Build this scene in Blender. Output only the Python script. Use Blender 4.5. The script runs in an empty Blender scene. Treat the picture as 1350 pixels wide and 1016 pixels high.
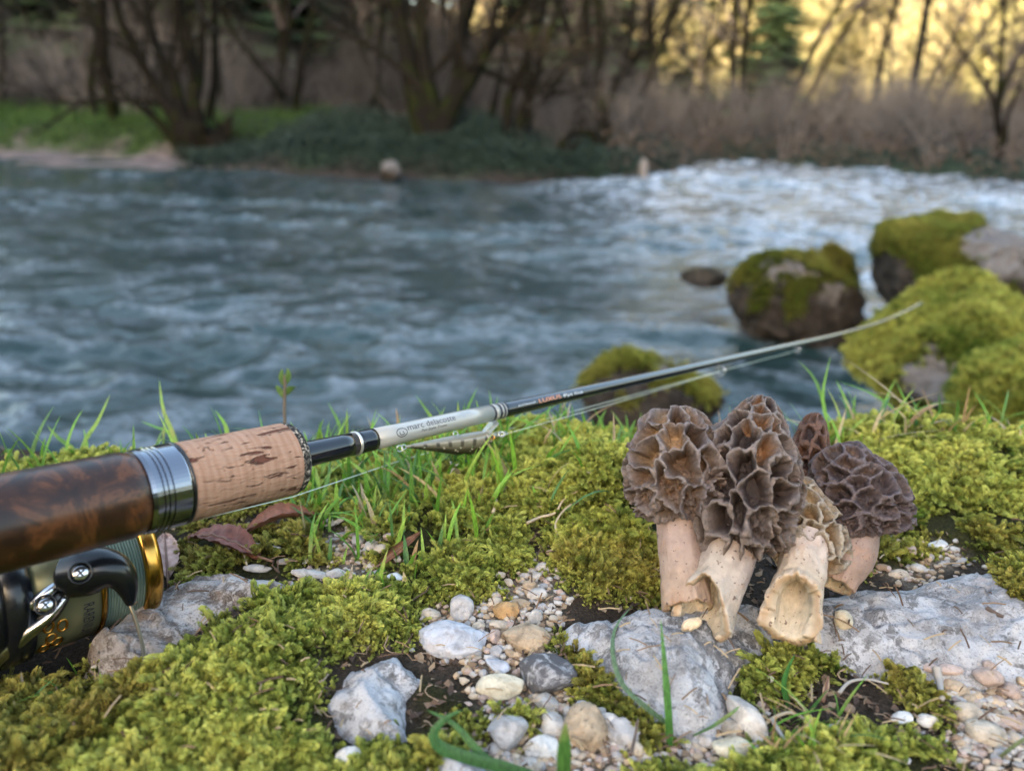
import bpy, bmesh, math, random
import numpy as np
from mathutils import Vector, Matrix

# ------------------------------------------------------------------ camera
SC = bpy.context.scene
W, H, F = 1350.0, 1016.0, 1012.5          # photograph size and focal length in its pixels
CAM_H = 0.165                             # lens height above the mossy bank (m)
PITCH, ROLL = math.radians(18.7), math.radians(1.2)
CAM = np.array([0.0, 0.0, CAM_H])
_f = np.array([0, math.cos(PITCH), -math.sin(PITCH)])
_r0 = np.array([1.0, 0, 0]); _u0 = np.array([0, math.sin(PITCH), math.cos(PITCH)])
_r = math.cos(ROLL)*_r0 + math.sin(ROLL)*_u0
_u = math.cos(ROLL)*_u0 - math.sin(ROLL)*_r0
cd = bpy.data.cameras.new('camera'); cam = bpy.data.objects.new('camera', cd)
SC.collection.objects.link(cam)
M = Matrix(((_r[0], _u[0], -_f[0], CAM[0]), (_r[1], _u[1], -_f[1], CAM[1]), (_r[2], _u[2], -_f[2], CAM[2]), (0, 0, 0, 1)))
cam.matrix_world = M
cd.sensor_width = 36; cd.lens = 27; cd.clip_start = 0.01; cd.clip_end = 900
cd.dof.use_dof = True; cd.dof.focus_distance = 0.276; cd.dof.aperture_fstop = 8.6
SC.camera = cam

# ------------------------------------------------------------------ sky, sun, exposure
SUN_EL, SUN_AZ = math.radians(11), math.radians(18)      # light comes from behind the camera, travelling slightly to the right
world = bpy.data.worlds.new('World'); SC.world = world; world.use_nodes = True
wn = world.node_tree; wn.nodes.clear()
sky = wn.nodes.new('ShaderNodeTexSky'); sky.sky_type = 'NISHITA'; sky.sun_disc = False
sky.sun_elevation = SUN_EL; sky.sun_rotation = math.radians(180) + SUN_AZ
sky.altitude = 400; sky.air_density = 1.0; sky.dust_density = 4.0; sky.ozone_density = 0.6
bg = wn.nodes.new('ShaderNodeBackground'); bg.inputs[1].default_value = 0.15
tint = wn.nodes.new('ShaderNodeMix'); tint.data_type = 'RGBA'; tint.blend_type = 'MULTIPLY'; tint.inputs[0].default_value = 1
tint.inputs[7].default_value = (1.0, 0.96, 0.91, 1)
wo = wn.nodes.new('ShaderNodeOutputWorld')
wn.links.new(sky.outputs[0], tint.inputs[6]); wn.links.new(tint.outputs[2], bg.inputs[0]); wn.links.new(bg.outputs[0], wo.inputs[0])
sd_ = bpy.data.lights.new('sun', 'SUN'); sd_.energy = 3.0; sd_.angle = math.radians(0.5); sd_.color = (1.0, 0.80, 0.54)
sun = bpy.data.objects.new('sun', sd_); SC.collection.objects.link(sun)
_sdir = Vector((math.sin(SUN_AZ)*math.cos(SUN_EL), math.cos(SUN_AZ)*math.cos(SUN_EL), -math.sin(SUN_EL)))
sun.rotation_euler = _sdir.to_track_quat('-Z', 'Y').to_euler(); sun.location = (-10, -30, 30)
vs = SC.view_settings
SC.display_settings.display_device = 'sRGB'
vs.view_transform = 'Standard'; vs.look = 'None'; vs.gamma = 1; vs.exposure = 3.15
cy = SC.cycles
cy.max_bounces = 6; cy.diffuse_bounces = 2; cy.glossy_bounces = 3; cy.transmission_bounces = 4; cy.transparent_max_bounces = 6
cy.use_denoising = True; cy.caustics_reflective = False; cy.caustics_refractive = False; cy.sample_clamp_indirect = 4

RNG = np.random.default_rng(11); random.seed(11)
COL = SC.collection

# ------------------------------------------------------------------ picture <-> place
def pix(px, py, z):
    return CAM + z*(_f + (px-W/2)/F*_r - (py-H/2)/F*_u)
def ray(px, py):
    return _f + (px-W/2)/F*_r - (py-H/2)/F*_u
def gnd(px, py, z=0.0):
    d = ray(px, py); t = (z-CAM_H)/d[2]
    return CAM + t*d
def proj(x, y, z):
    dx, dy, dz = x-CAM[0], y-CAM[1], z-CAM[2]
    c = dx*_f[0]+dy*_f[1]+dz*_f[2]; c = np.where(np.abs(c) < 1e-4, 1e-4, c)
    return W/2+F*(dx*_r[0]+dy*_r[1]+dz*_r[2])/c, H/2-F*(dx*_u[0]+dy*_u[1]+dz*_u[2])/c, c

# ------------------------------------------------------------------ noise (numpy Perlin)
_perm = np.random.default_rng(5).permutation(256).astype(np.int32); _perm = np.concatenate([_perm, _perm, _perm])
_g = np.random.default_rng(6).normal(size=(256, 3)); _g /= np.linalg.norm(_g, axis=1)[:, None]
def pn(x, y, z):
    x, y, z = np.broadcast_arrays(np.asarray(x, float), np.asarray(y, float), np.asarray(z, float))
    xi, yi, zi = np.floor(x).astype(np.int64), np.floor(y).astype(np.int64), np.floor(z).astype(np.int64)
    xf, yf, zf = x-xi, y-yi, z-zi
    u, v, w = xf**3*(xf*(xf*6-15)+10), yf**3*(yf*(yf*6-15)+10), zf**3*(zf*(zf*6-15)+10)
    xi &= 255; yi &= 255; zi &= 255
    def g(i, j, k):
        h = _perm[_perm[_perm[xi+i]+yi+j]+zi+k]
        gg = _g[h]
        return gg[..., 0]*(xf-i)+gg[..., 1]*(yf-j)+gg[..., 2]*(zf-k)
    def L(a, b, t): return a+t*(b-a)
    return 1.5*L(L(L(g(0,0,0), g(1,0,0), u), L(g(0,1,0), g(1,1,0), u), v), L(L(g(0,0,1), g(1,0,1), u), L(g(0,1,1), g(1,1,1), u), v), w)
def fbm(x, y, z, o=4, lac=2.03, gain=.5):
    s = 0; a = 1; n = 0
    for i in range(o):
        s = s+a*pn(np.asarray(x)*lac**i+17.3*i, np.asarray(y)*lac**i-9.1*i, np.asarray(z)*lac**i+3.7*i); n += a; a *= gain
    return s/n*1.3
def sstep(a, b, x):
    t = np.clip((x-a)/(b-a), 0, 1); return t*t*(3-2*t)
def sdpoly(px, py, poly):
    """signed distance to a polygon, positive inside"""
    P = np.asarray(poly, float); px = np.asarray(px, float); py = np.asarray(py, float)
    if px.size < 400:                                  # few points: all edges at once
        a = P; b = np.roll(P, -1, 0); e = b-a; wx = px.reshape(-1, 1)-a[:, 0]; wy = py.reshape(-1, 1)-a[:, 1]
        t = np.clip((wx*e[:, 0]+wy*e[:, 1])/((e**2).sum(1)+1e-20), 0, 1)
        d = np.sqrt(((wx-e[:, 0]*t)**2+(wy-e[:, 1]*t)**2).min(1))
        ey = np.where(e[:, 1] == 0, 1e-12, e[:, 1]); cr = ((a[:, 1] > py.reshape(-1, 1)) != (b[:, 1] > py.reshape(-1, 1))) & (wx < e[:, 0]*wy/ey)
        return np.where(cr.sum(1) % 2 == 1, d, -d).reshape(px.shape)
    d = np.full(px.shape, 1e18); ins = np.zeros(px.shape, bool)
    for i in range(len(P)):
        a, b = P[i], P[(i+1) % len(P)]
        ex, ey = b-a; wx, wy = px-a[0], py-a[1]
        t = np.clip((wx*ex+wy*ey)/(ex*ex+ey*ey+1e-20), 0, 1)
        d = np.minimum(d, (wx-ex*t)**2+(wy-ey*t)**2)
        c = ((a[1] > py) != (b[1] > py))
        with np.errstate(divide='ignore', invalid='ignore'):
            xx = (b[0]-a[0])*(py-a[1])/((b[1]-a[1]) if b[1] != a[1] else 1e-12)+a[0]
        ins ^= c & (px < xx)
    d = np.sqrt(d); return np.where(ins, d, -d)

# ------------------------------------------------------------------ mesh building
class MB:
    def __init__(s): s.v = []; s.q = []; s.t = []; s.n = 0; s.a = {}; s.uv = []
    def add(s, v, q=None, t=None, uv=None, **attr):
        v = np.asarray(v, float).reshape(-1, 3); k = len(v)
        s.v.append(v)
        if q is not None and len(q): s.q.append(np.asarray(q, np.int64).reshape(-1, 4)+s.n)
        if t is not None and len(t): s.t.append(np.asarray(t, np.int64).reshape(-1, 3)+s.n)
        s.uv.append(np.zeros((k, 2)) if uv is None else np.asarray(uv, float).reshape(-1, 2))
        for name, val in attr.items():
            s.a.setdefault(name, {})[len(s.v)-1] = np.asarray(val, float)
        s.n += k
    def mesh(s, name, mat=None, smooth=True, off=None):
        V = np.concatenate(s.v) if s.v else np.zeros((0, 3))
        if off is not None: V = V-np.asarray(off)
        Q = np.concatenate(s.q) if s.q else np.zeros((0, 4), np.int64)
        T = np.concatenate(s.t) if s.t else np.zeros((0, 3), np.int64)
        me = bpy.data.meshes.new(name)
        me.vertices.add(len(V)); me.vertices.foreach_set('co', V.astype(np.float32).ravel())
        li = np.concatenate([Q.ravel(), T.ravel()]).astype(np.int32)
        me.loops.add(len(li)); me.loops.foreach_set('vertex_index', li)
        npol = len(Q)+len(T); me.polygons.add(npol)
        ls = np.concatenate([np.arange(len(Q))*4, len(Q)*4+np.arange(len(T))*3]).astype(np.int32)
        me.polygons.foreach_set('loop_start', ls)
        me.polygons.foreach_set('use_smooth', np.full(npol, smooth, bool))
        if any(np.any(u) for u in s.uv):
            uv = np.concatenate(s.uv); l = me.uv_layers.new(name='uv')
            l.data.foreach_set('uv', uv[li].astype(np.float32).ravel())
        for nm, parts in s.a.items():
            dim = next(iter(parts.values())).ndim
            if dim == 2:
                at = me.attributes.new(nm, 'FLOAT_COLOR', 'POINT'); arr = np.ones((len(V), 4))
            else:
                at = me.attributes.new(nm, 'FLOAT', 'POINT'); arr = np.zeros(len(V))
            o = 0
            for i, v in enumerate(s.v):
                if i in parts:
                    if dim == 2: arr[o:o+len(v), :3] = parts[i][:, :3]
                    else: arr[o:o+len(v)] = parts[i]
                o += len(v)
            at.data.foreach_set('color' if dim == 2 else 'value', arr.astype(np.float32).ravel())
        me.update(calc_edges=True); me.validate()
        if mat is not None: me.materials.append(mat)
        return me

ORG = {}
def setp(o, label=None, cat=None, group=None, kind=None):
    if label: o['label'] = label
    if cat: o['category'] = cat
    if group: o['group'] = group
    if kind: o['kind'] = kind
    return o
def link(o): COL.objects.link(o); return o
def thing(name, loc, label, cat, group=None):
    o = link(bpy.data.objects.new(name, None)); o.location = loc; o.empty_display_size = .02
    ORG[o.name] = np.asarray(loc, float)
    return setp(o, label, cat, group)
def part(mb, name, mat, parent, smooth=True, label=None, kind=None):
    off = ORG[parent.name]
    o = link(bpy.data.objects.new(name, mb.mesh(name, mat, smooth, off))); o.parent = parent
    ORG[o.name] = off
    return setp(o, label, None, None, kind)
def solo(mb, name, mat, label=None, cat=None, group=None, kind=None, smooth=True, loc=None):
    V = np.concatenate(mb.v)
    if loc is None:
        loc = np.array([V[:, 0].mean(), V[:, 1].mean(), V[:, 2].min()]) if kind != 'structure' else np.zeros(3)
    o = link(bpy.data.objects.new(name, mb.mesh(name, mat, smooth, loc))); o.location = loc
    ORG[o.name] = np.asarray(loc, float)
    return setp(o, label, cat, group, kind)
def copy_tree(o, parent=None):
    c = o.copy(); link(c)
    if parent: c.parent = parent
    for ch in o.children: copy_tree(ch, c)
    return c

def gridq(nu, nv, wrap_u=False):
    """quads of an nv x nu vertex grid (row-major, u fastest)"""
    i = np.arange(nu if wrap_u else nu-1); j = np.arange(nv-1)
    I, J = np.meshgrid(i, j); I2 = (I+1) % nu
    return np.stack([J*nu+I, J*nu+I2, (J+1)*nu+I2, (J+1)*nu+I], -1).reshape(-1, 4)
def catmull(P, t):
    """sample a polyline smoothly; t in 0..1"""
    P = np.asarray(P, float); n = len(P)-1
    t = np.clip(np.asarray(t, float), 0, 1)*n; i = np.minimum(t.astype(int), n-1); f = (t-i)[:, None]
    Pm = P[np.maximum(i-1, 0)]; P0 = P[i]; P1 = P[i+1]; P2 = P[np.minimum(i+2, n)]
    return .5*((2*P0)+(-Pm+P1)*f+(2*Pm-5*P0+4*P1-P2)*f**2+(-Pm+3*P0-3*P1+P2)*f**3)
def frames(C, up=None):
    C = np.asarray(C, float); T = np.gradient(C, axis=0); T /= np.linalg.norm(T, axis=1)[:, None]+1e-12
    if up is None: up = np.array([0, 0, 1.]) if abs(T[0, 2]) < .9 else np.array([0, -1., 0])
    e1 = np.zeros_like(C); a = np.asarray(up, float)
    for i in range(len(C)):
        a = a-T[i]*np.dot(a, T[i]); a = a/(np.linalg.norm(a)+1e-12); e1[i] = a
    return T, e1, np.cross(T, e1)
def tube(mb, C, R, n=10, caps=True, up=None, s0=0.0, **attr):
    C = np.asarray(C, float); m = len(C); R = np.broadcast_to(np.asarray(R, float), (m,))
    T, e1, e2 = frames(C, up)
    th = np.arange(n)/n*2*math.pi
    V = C[:, None]+R[:, None, None]*(np.cos(th)[None, :, None]*e1[:, None]+np.sin(th)[None, :, None]*e2[:, None])
    q = gridq(n, m, True)
    s = s0+np.concatenate([[0], np.cumsum(np.linalg.norm(np.diff(C, axis=0), axis=1))])
    uv = np.stack(np.broadcast_arrays(s[:, None], th[None]*max(R.max(), 1e-5)), -1).reshape(-1, 2)
    V = V.reshape(-1, 3); t = []
    if caps:
        V = np.concatenate([V, C[:1], C[-1:]]); uv = np.concatenate([uv, uv[:1], uv[-n:-n+1]])
        k = m*n; i = np.arange(n); i2 = (i+1) % n
        t = np.concatenate([np.stack([np.full(n, k), i2, i], -1), np.stack([np.full(n, k+1), (m-1)*n+i, (m-1)*n+i2], -1)])
    at = {k_: np.tile(np.asarray(v_, float), (len(V), 1)) for k_, v_ in attr.items()}
    mb.add(V, q, t, uv, **at)
def lathe(mb, o, a, e1, prof, n=48, uvr=None):
    """revolve profile [(s, r)] about the axis o + s*a"""
    prof = np.asarray(prof, float); a = np.asarray(a, float); a = a/np.linalg.norm(a)
    e1 = e1-a*np.dot(e1, a); e1 = e1/np.linalg.norm(e1); e2 = np.cross(a, e1)
    th = np.arange(n+1)/n*2*math.pi
    V = np.asarray(o)+prof[:, 0][:, None, None]*a+prof[:, 1][:, None, None]*(np.cos(th)[None, :, None]*e1+np.sin(th)[None, :, None]*e2)
    uv = np.stack(np.broadcast_arrays(prof[:, 0][:, None], th[None]*(uvr or prof[:, 1].max())), -1)
    mb.add(V.reshape(-1, 3), gridq(n+1, len(prof)), None, uv.reshape(-1, 2))
def torus(mb, c, nrm, R, r, n=20, m=8, arc=1.0):
    nrm = np.asarray(nrm, float)/np.linalg.norm(nrm); a = np.array([0, 0, 1.]) if abs(nrm[2]) < .9 else np.array([1., 0, 0])
    e1 = np.cross(nrm, a); e1 /= np.linalg.norm(e1); e2 = np.cross(nrm, e1)
    th = np.linspace(0, 2*math.pi*arc, n+1)
    tube(mb, np.asarray(c)+R*(np.cos(th)[:, None]*e1+np.sin(th)[:, None]*e2), r, m, caps=arc < 1, up=nrm)
def ico(sub):
    bm = bmesh.new(); bmesh.ops.create_icosphere(bm, subdivisions=sub, radius=1)
    v = np.array([x.co[:] for x in bm.verts]); f = np.array([[x.index for x in g.verts] for g in bm.faces]); bm.free(); return v, f
ICO = {k: ico(k) for k in (1, 2, 3, 4, 5, 6)}

# ------------------------------------------------------------------ materials
class NT:
    def __init__(s, name):
        s.m = bpy.data.materials.new(name); s.m.use_nodes = True; s.t = s.m.node_tree; s.t.nodes.clear()
        s.out = s.t.nodes.new('ShaderNodeOutputMaterial')
    def nd(s, typ, ins=None, **props):
        n = s.t.nodes.new('ShaderNode'+typ)
        for k, v in props.items(): setattr(n, k, v)
        for k, v in (ins or {}).items(): s.put(n.inputs[k], v)
        return n
    def put(s, sock, v):
        if isinstance(v, bpy.types.NodeSocket): s.t.links.new(v, sock)
        elif isinstance(v, (tuple, list)) and sock.type == 'RGBA' and len(v) == 3: sock.default_value = (*v, 1)
        else: sock.default_value = v
    def mix(s, f, a, b, mode='MIX'):
        n = s.nd('Mix', data_type='RGBA', blend_type=mode); s.put(n.inputs[0], f); s.put(n.inputs[6], a); s.put(n.inputs[7], b); return n.outputs[2]
    def math(s, op, a, b=0.0, c=0.0):
        n = s.nd('Math', operation=op); s.put(n.inputs[0], a); s.put(n.inputs[1], b); s.put(n.inputs[2], c); return n.outputs[0]
    def ramp(s, f, stops, interp='LINEAR'):
        n = s.nd('ValToRGB'); n.color_ramp.interpolation = interp; e = n.color_ramp.elements
        while len(e) < len(stops): e.new(.5)
        for el, (p, c) in zip(e, stops):
            el.position = p; el.color = (c, c, c, 1) if not isinstance(c, (tuple, list)) else (*c, 1)
        s.put(n.inputs[0], f); return n.outputs[0]
    def noise(s, vec, scale, detail=4, rough=.55, dist=0.0):
        n = s.nd('TexNoise', {'Scale': scale, 'Detail': detail, 'Roughness': rough, 'Distortion': dist})
        if vec is not None: s.put(n.inputs['Vector'], vec)
        return n.outputs[0]
    def vor(s, vec, scale, feature='F1', rand=1.0):
        n = s.nd('TexVoronoi', {'Scale': scale, 'Randomness': rand}, feature=feature)
        if vec is not None: s.put(n.inputs['Vector'], vec)
        return n
    def obj(s): return s.nd('TexCoord').outputs['Object']
    def pos(s): return s.nd('NewGeometry').outputs['Position']
    def uv(s): return s.nd('UVMap', uv_map='uv').outputs[0]
    def scale(s, v, xyz):
        n = s.nd('VectorMath', operation='MULTIPLY'); s.put(n.inputs[0], v); n.inputs[1].default_value = xyz; return n.outputs[0]
    def attr(s, name, inst=False):
        n = s.nd('Attribute', attribute_name=name, attribute_type='INSTANCER' if inst else 'GEOMETRY'); return n
    def bump(s, h, strength=.5, dist=.001, nrm=None):
        n = s.nd('Bump', {'Strength': strength, 'Distance': dist, 'Height': h})
        if nrm is not None: s.put(n.inputs['Normal'], nrm)
        return n.outputs[0]
    def bsdf(s, color, rough=.6, **kw):
        names = {'metal': 'Metallic', 'normal': 'Normal', 'spec': 'Specular IOR Level', 'coat': 'Coat Weight', 'coatr': 'Coat Roughness', 'sss': 'Subsurface Weight',
                 'sssr': 'Subsurface Radius', 'ssss': 'Subsurface Scale', 'trans': 'Transmission Weight', 'ior': 'IOR', 'aniso': 'Anisotropic', 'sheen': 'Sheen Weight', 'alpha': 'Alpha'}
        b = s.nd('BsdfPrincipled', {'Base Color': color, 'Roughness': rough, **{names[k]: v for k, v in kw.items()}})
        s.t.links.new(b.outputs[0], s.out.inputs[0]); return s.m
def flat(name, c, rough=.6, **kw):
    n = NT(name); return n.bsdf(c, rough, **kw)

# ================================================================== SETTING
ZW = CAM_H-0.60                            # river level
# what covers the near bank, outlined on the photograph and laid on the ground
MOSS = [
 [(-200,1400),(-200,930),(60,895),(140,885),(205,880),(235,850),(300,815),(350,790),(430,775),(500,770),(560,738),(640,700),(700,690),(700,745),(640,785),(560,795),(545,830),(535,842),(480,852),(430,885),(415,920),(450,985),(440,1016),(450,1400)],
 [(395,640),(470,600),(560,588),(700,560),(860,560),(870,600),(850,640),(845,700),(800,715),(760,712),(690,700),(640,712),(560,745),(500,745),(470,710),(430,670)],
 [(1080,540),(1700,560),(1700,730),(1290,728),(1240,708),(1190,705),(1165,690),(1100,600)],
 [(960,885),(990,850),(1050,836),(1110,858),(1112,885),(1060,892),(1010,925),(985,950),(960,930)],
 [(840,1016),(865,985),(930,1005),(1010,965),(1080,955),(1180,962),(1250,978),(1260,1400),(840,1400)],
 [(-200,850),(60,850),(130,868),(215,880),(140,905),(-200,980)],
 [(1150,868),(1200,872),(1235,900),(1262,945),(1230,950),(1180,905)],
 [(545,888),(600,905),(640,930),(700,926),(722,945),(690,962),(640,955),(600,962),(560,950)],
 [(440,985),(560,950),(610,985),(600,1016),(560,1400),(440,1400)],
 [(735,835),(790,872),(835,922),(885,958),(855,988),(800,950),(765,905),(738,870)],
 [(1285,772),(1345,748),(1700,760),(1700,850),(1345,838),(1305,828)],
 [(720,700),(850,690),(905,750),(900,785),(830,785),(780,785),(745,770),(715,735)],
 [(225,700),(300,690),(420,690),(430,740),(380,752),(300,748),(240,745)],
 [(1100,700),(1180,700),(1230,720),(1180,745),(1120,745)],
 [(60,600),(240,600),(400,600),(470,620),(470,690),(420,700),(360,660),(200,690),(-100,640)],
]
GRAVEL = [
 [(690,745),(760,745),(740,800),(720,850),(745,900),(780,940),(850,975),(880,1016),(640,1016),(600,960),(640,930),(640,900),(560,850),(550,815),(640,780)],
 [(1200,885),(1350,880),(1600,890),(1600,1016),(1260,1010),(1265,960),(1240,910)],
 [(430,690),(500,700),(560,740),(500,770),(380,775),(380,745)],
 [(920,940),(1000,925),(1010,1000),(900,1016)],
 [(1140,710),(1260,715),(1270,740),(1200,775),(1140,750)],
]
SLAB = [(716,806),(738,792),(790,784),(830,775),(900,772),(1000,765),(1120,752),(1180,748),(1240,733),(1320,735),(1480,742),(1600,800),(1560,885),(1350,882),(1215,884),(1150,868),(1100,856),(1050,846),(1005,858),(985,880),(972,925),(948,946),(905,950),(868,928),(832,905),(800,888),(770,860),(738,836)]
ROCKS_PX = {'slab': SLAB,
 'left': [(95,850),(150,800),(205,765),(255,748),(330,752),(398,764),(412,776),(350,790),(300,808),(262,824),(235,848),(212,872),(180,892),(120,880)],
 'front': [(418,912),(440,880),(468,860),(520,843),(556,858),(572,886),(538,902),(545,935),(552,958),(510,978),(455,965),(430,940)],
 'low': [(548,972),(590,955),(640,975),(668,1010),(660,1060),(560,1070),(536,1010)]}
def to_ground(poly, z):
    return np.array([gnd(a, b, z)[:2] for a, b in poly])
MOSS_W = [to_ground(p, .004) for p in MOSS]; GRAVEL_W = [to_ground(p, .0) for p in GRAVEL]
ROCK_Z = {'slab': .010, 'left': .003, 'front': .008, 'low': .008}
ROCK_W = {k: to_ground(p, ROCK_Z[k]) for k, p in ROCKS_PX.items()}
def sd_any(x, y, polys):
    s = np.full(np.shape(x), -9.0)
    for p in polys: s = np.maximum(s, sdpoly(x, y, p))
    return s
def bank_edge(x):
    x = np.asarray(x, float)
    e = .425-.045*sstep(-.08, -.18, x)+.022*pn(x*5.1, 3.3, 1.1)+.012*pn(x*17, 1.3, 7.1)
    return e+.9*np.clip(x-.55, 0, 2.3)+.12*np.clip(-x-.5, 0, 6)
_hum = [(gnd(806, 678), .022, .026), (gnd(620, 690), .007, .035), (gnd(300, 900), .010, .045), (gnd(1240, 620), .012, .05), (gnd(700, 610), .010, .05), (gnd(520, 720), .004, .02)]
def ground_h(x, y, moss=None):
    x = np.asarray(x, float); y = np.asarray(y, float)
    z = .004*fbm(x*11, y*11, .3, 3)+.0016*fbm(x*60, y*60, 2.2, 3)
    near = np.clip(1.2-np.hypot(x-.05, y-.25)/1.2, 0, 1)
    z = z*near
    for c, h, r in _hum: z = z+h*np.exp(-((x-c[0])**2+(y-c[1])**2)/(2*r*r*.5))
    # the hollow the reel lies in
    c = gnd(120, 850); z = z-.016*np.exp(-((x-c[0]+.015)**2+(y-c[1])**2)/(2*.035**2))
    if moss is not None:
        z = z+sstep(-.004, .010, moss)*(.0035+.003*fbm(x*45, y*45, 5.5, 3))
    d = y-bank_edge(x)
    z = z-.012*sstep(-.05, 0, d)-.20*sstep(0, .10, d)-.45*sstep(.05, .7, d)-.4*sstep(.5, 3, d)
    crest = 11+6.5*sstep(-16, -40, x)+1.2*pn(x*.05, .5, 2)
    z = z+crest*sstep(-5, -40, y)-8*sstep(-42, -90, y)+.25*fbm(x*.5, y*.5, 1, 3)*sstep(-1.5, -8, y)
    return z

# --- near bank: one sheet, fine where the photograph looks, running back to the shading hill
def spaced(lo, hi, step, far_lo, far_hi, n):
    mid = np.arange(lo, hi, step)
    a = lo-(np.geomspace(step, lo-far_lo+step, n)-step)[1:][::-1]; b = hi+(np.geomspace(step, far_hi-hi+step, n)-step)
    return np.concatenate([a, mid, b])
gx = spaced(-.42, .60, .0034, -70, 70, 42); gy = spaced(.09, .58, .0034, -95, 3.4, 46)
X, Y = np.meshgrid(gx, gy); Xf, Yf = X.ravel(), Y.ravel()
near = (np.abs(Xf) < 1.2) & (Yf > 0) & (Yf < 1.0)
ms = np.full(Xf.shape, -1.0); gs = ms.copy()
ms[near] = sd_any(Xf[near], Yf[near], MOSS_W); gs[near] = sd_any(Xf[near], Yf[near], GRAVEL_W)
rk = np.full(Xf.shape, -1.0); rk[near] = sd_any(Xf[near], Yf[near], list(ROCK_W.values()))
Z = ground_h(Xf, Yf, ms)-.012*sstep(.002, .012, rk)
n1 = fbm(Xf*30, Yf*30, .7, 4)[:, None]; n2 = fbm(Xf*160, Yf*160, 4.7, 3)[:, None]
soil = np.array([.034, .025, .018])*(1+.5*n1)+np.array([.045, .036, .028])*np.clip(n2, 0, 1)
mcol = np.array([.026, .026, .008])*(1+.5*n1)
gcol = np.array([.16, .13, .10])*(1+.5*n2)
c = soil+(gcol-soil)*sstep(-.004, .004, gs)[:, None]
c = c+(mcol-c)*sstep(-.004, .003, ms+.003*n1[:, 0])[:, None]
wild = np.array([.040, .042, .014])*(1+.5*n1)+np.array([.05, .04, .02])*np.clip(n2, 0, 1)
c = np.where(((Yf > .06) & (np.abs(Xf-.08) < .62))[:, None], c, wild)
mb = MB(); mb.add(np.stack([Xf, Yf, Z], -1), gridq(len(gx), len(gy)), col=np.clip(c, .004, 1))
n = NT('bank_soil'); p = n.pos(); a = n.attr('col').outputs[0]
d1 = n.noise(p, 900, 3, .6); d2 = n.noise(p, 220, 4, .6)
colr = n.mix(1.0, a, n.ramp(d1, [(.3, .45), (.55, 1.0), (.75, 1.7)]), 'MULTIPLY')
m_soil = n.bsdf(colr, .95, spec=.15, normal=n.bump(n.math('ADD', d1, d2), .9, .0015))
solo(mb, 'ground', m_soil, kind='structure')

# --- river
def shore(x):
    return .94*np.interp(x, [-60, -20, -7, -3, 1.3, 1.8, 2.6, 3.3, 4.2, 5.4, 8, 14, 30, 70], [24, 14.5, 10.9, 9.9, 8.8, 9.6, 12.0, 13.2, 11.0, 8.2, 6.2, 5.2, 4.6, 4])
ry = np.geomspace(.42, 19, 430); ru = np.concatenate([np.linspace(-2.2, -.85, 40)[:-1], np.linspace(-.85, .85, 380), np.linspace(.85, 2.2, 40)[1:]])
U, Yr = np.meshgrid(ru, ry); Xr = U*Yr
rapid = sstep(-.1, 1.5, 1.25*Xr+.16*(Yr-6))*sstep(.9, 3.2, Yr)*(.55+.45*sstep(3.5, 7, Yr))
small = sstep(.3, 1.4, Yr)
ridge = 1-np.abs(fbm(Xr*2.6+.4*Yr, Yr*4.0, 3.1, 4))*2
z = .052*fbm(Xr*.8, Yr*1.5, .2, 2)+(.016+.022*rapid)*ridge+(.0065+.010*rapid)*fbm(Xr*7, Yr*11, 8.8, 3)+.034*fbm(Xr*1.5+.5*Yr, Yr*3.4, 6.4, 3)*sstep(.6, 3.2, Yr)+.0012*fbm(Xr*26, Yr*34, 1.8, 2)
calm = sstep(.1, .6, fbm(Xr*.35+3, Yr*.8, 9.9, 2)+.25)
z *= (.35+.95*calm)
z += .05*rapid+.02*np.clip(Xr, 0, 4)*sstep(4, 9, Yr)
foam = np.clip(sstep(.62, 1.0, ridge+.25*fbm(Xr*14, Yr*18, 2, 3))*(.22+.7*rapid)+.26*rapid*sstep(.2, .9, ridge), 0, 1)  # white foam, plus pale streaks painted in for sky reflection
mb = MB(); mb.add(np.stack([Xr.ravel(), Yr.ravel(), (ZW+z).ravel()], -1), gridq(len(ru), len(ry)), foam=foam.ravel())
n = NT('river_water'); p = n.pos()
f = n.attr('foam').outputs['Fac']
b1 = n.noise(n.scale(p, (9, 16, 9)), 1.0, 4, .6); b2 = n.noise(n.scale(p, (40, 66, 40)), 1.0, 3, .55)
deep = n.mix(n.noise(n.scale(p, (.5, .9, .5)), 1.0, 3), (.010, .024, .027), (.019, .040, .038))
fm = n.math('MULTIPLY', f, n.ramp(b2, [(.35, .1), (.6, 1.0)]))
n.bsdf(n.mix(fm, deep, (.50, .565, .68)), n.math('MULTIPLY_ADD', fm, .5, .03), ior=1.33, spec=.5,
       normal=n.bump(n.math('ADD', b1, n.math('MULTIPLY', b2, .25)), .25, .035))
solo(mb, 'river', n.m, kind='structure')

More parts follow.
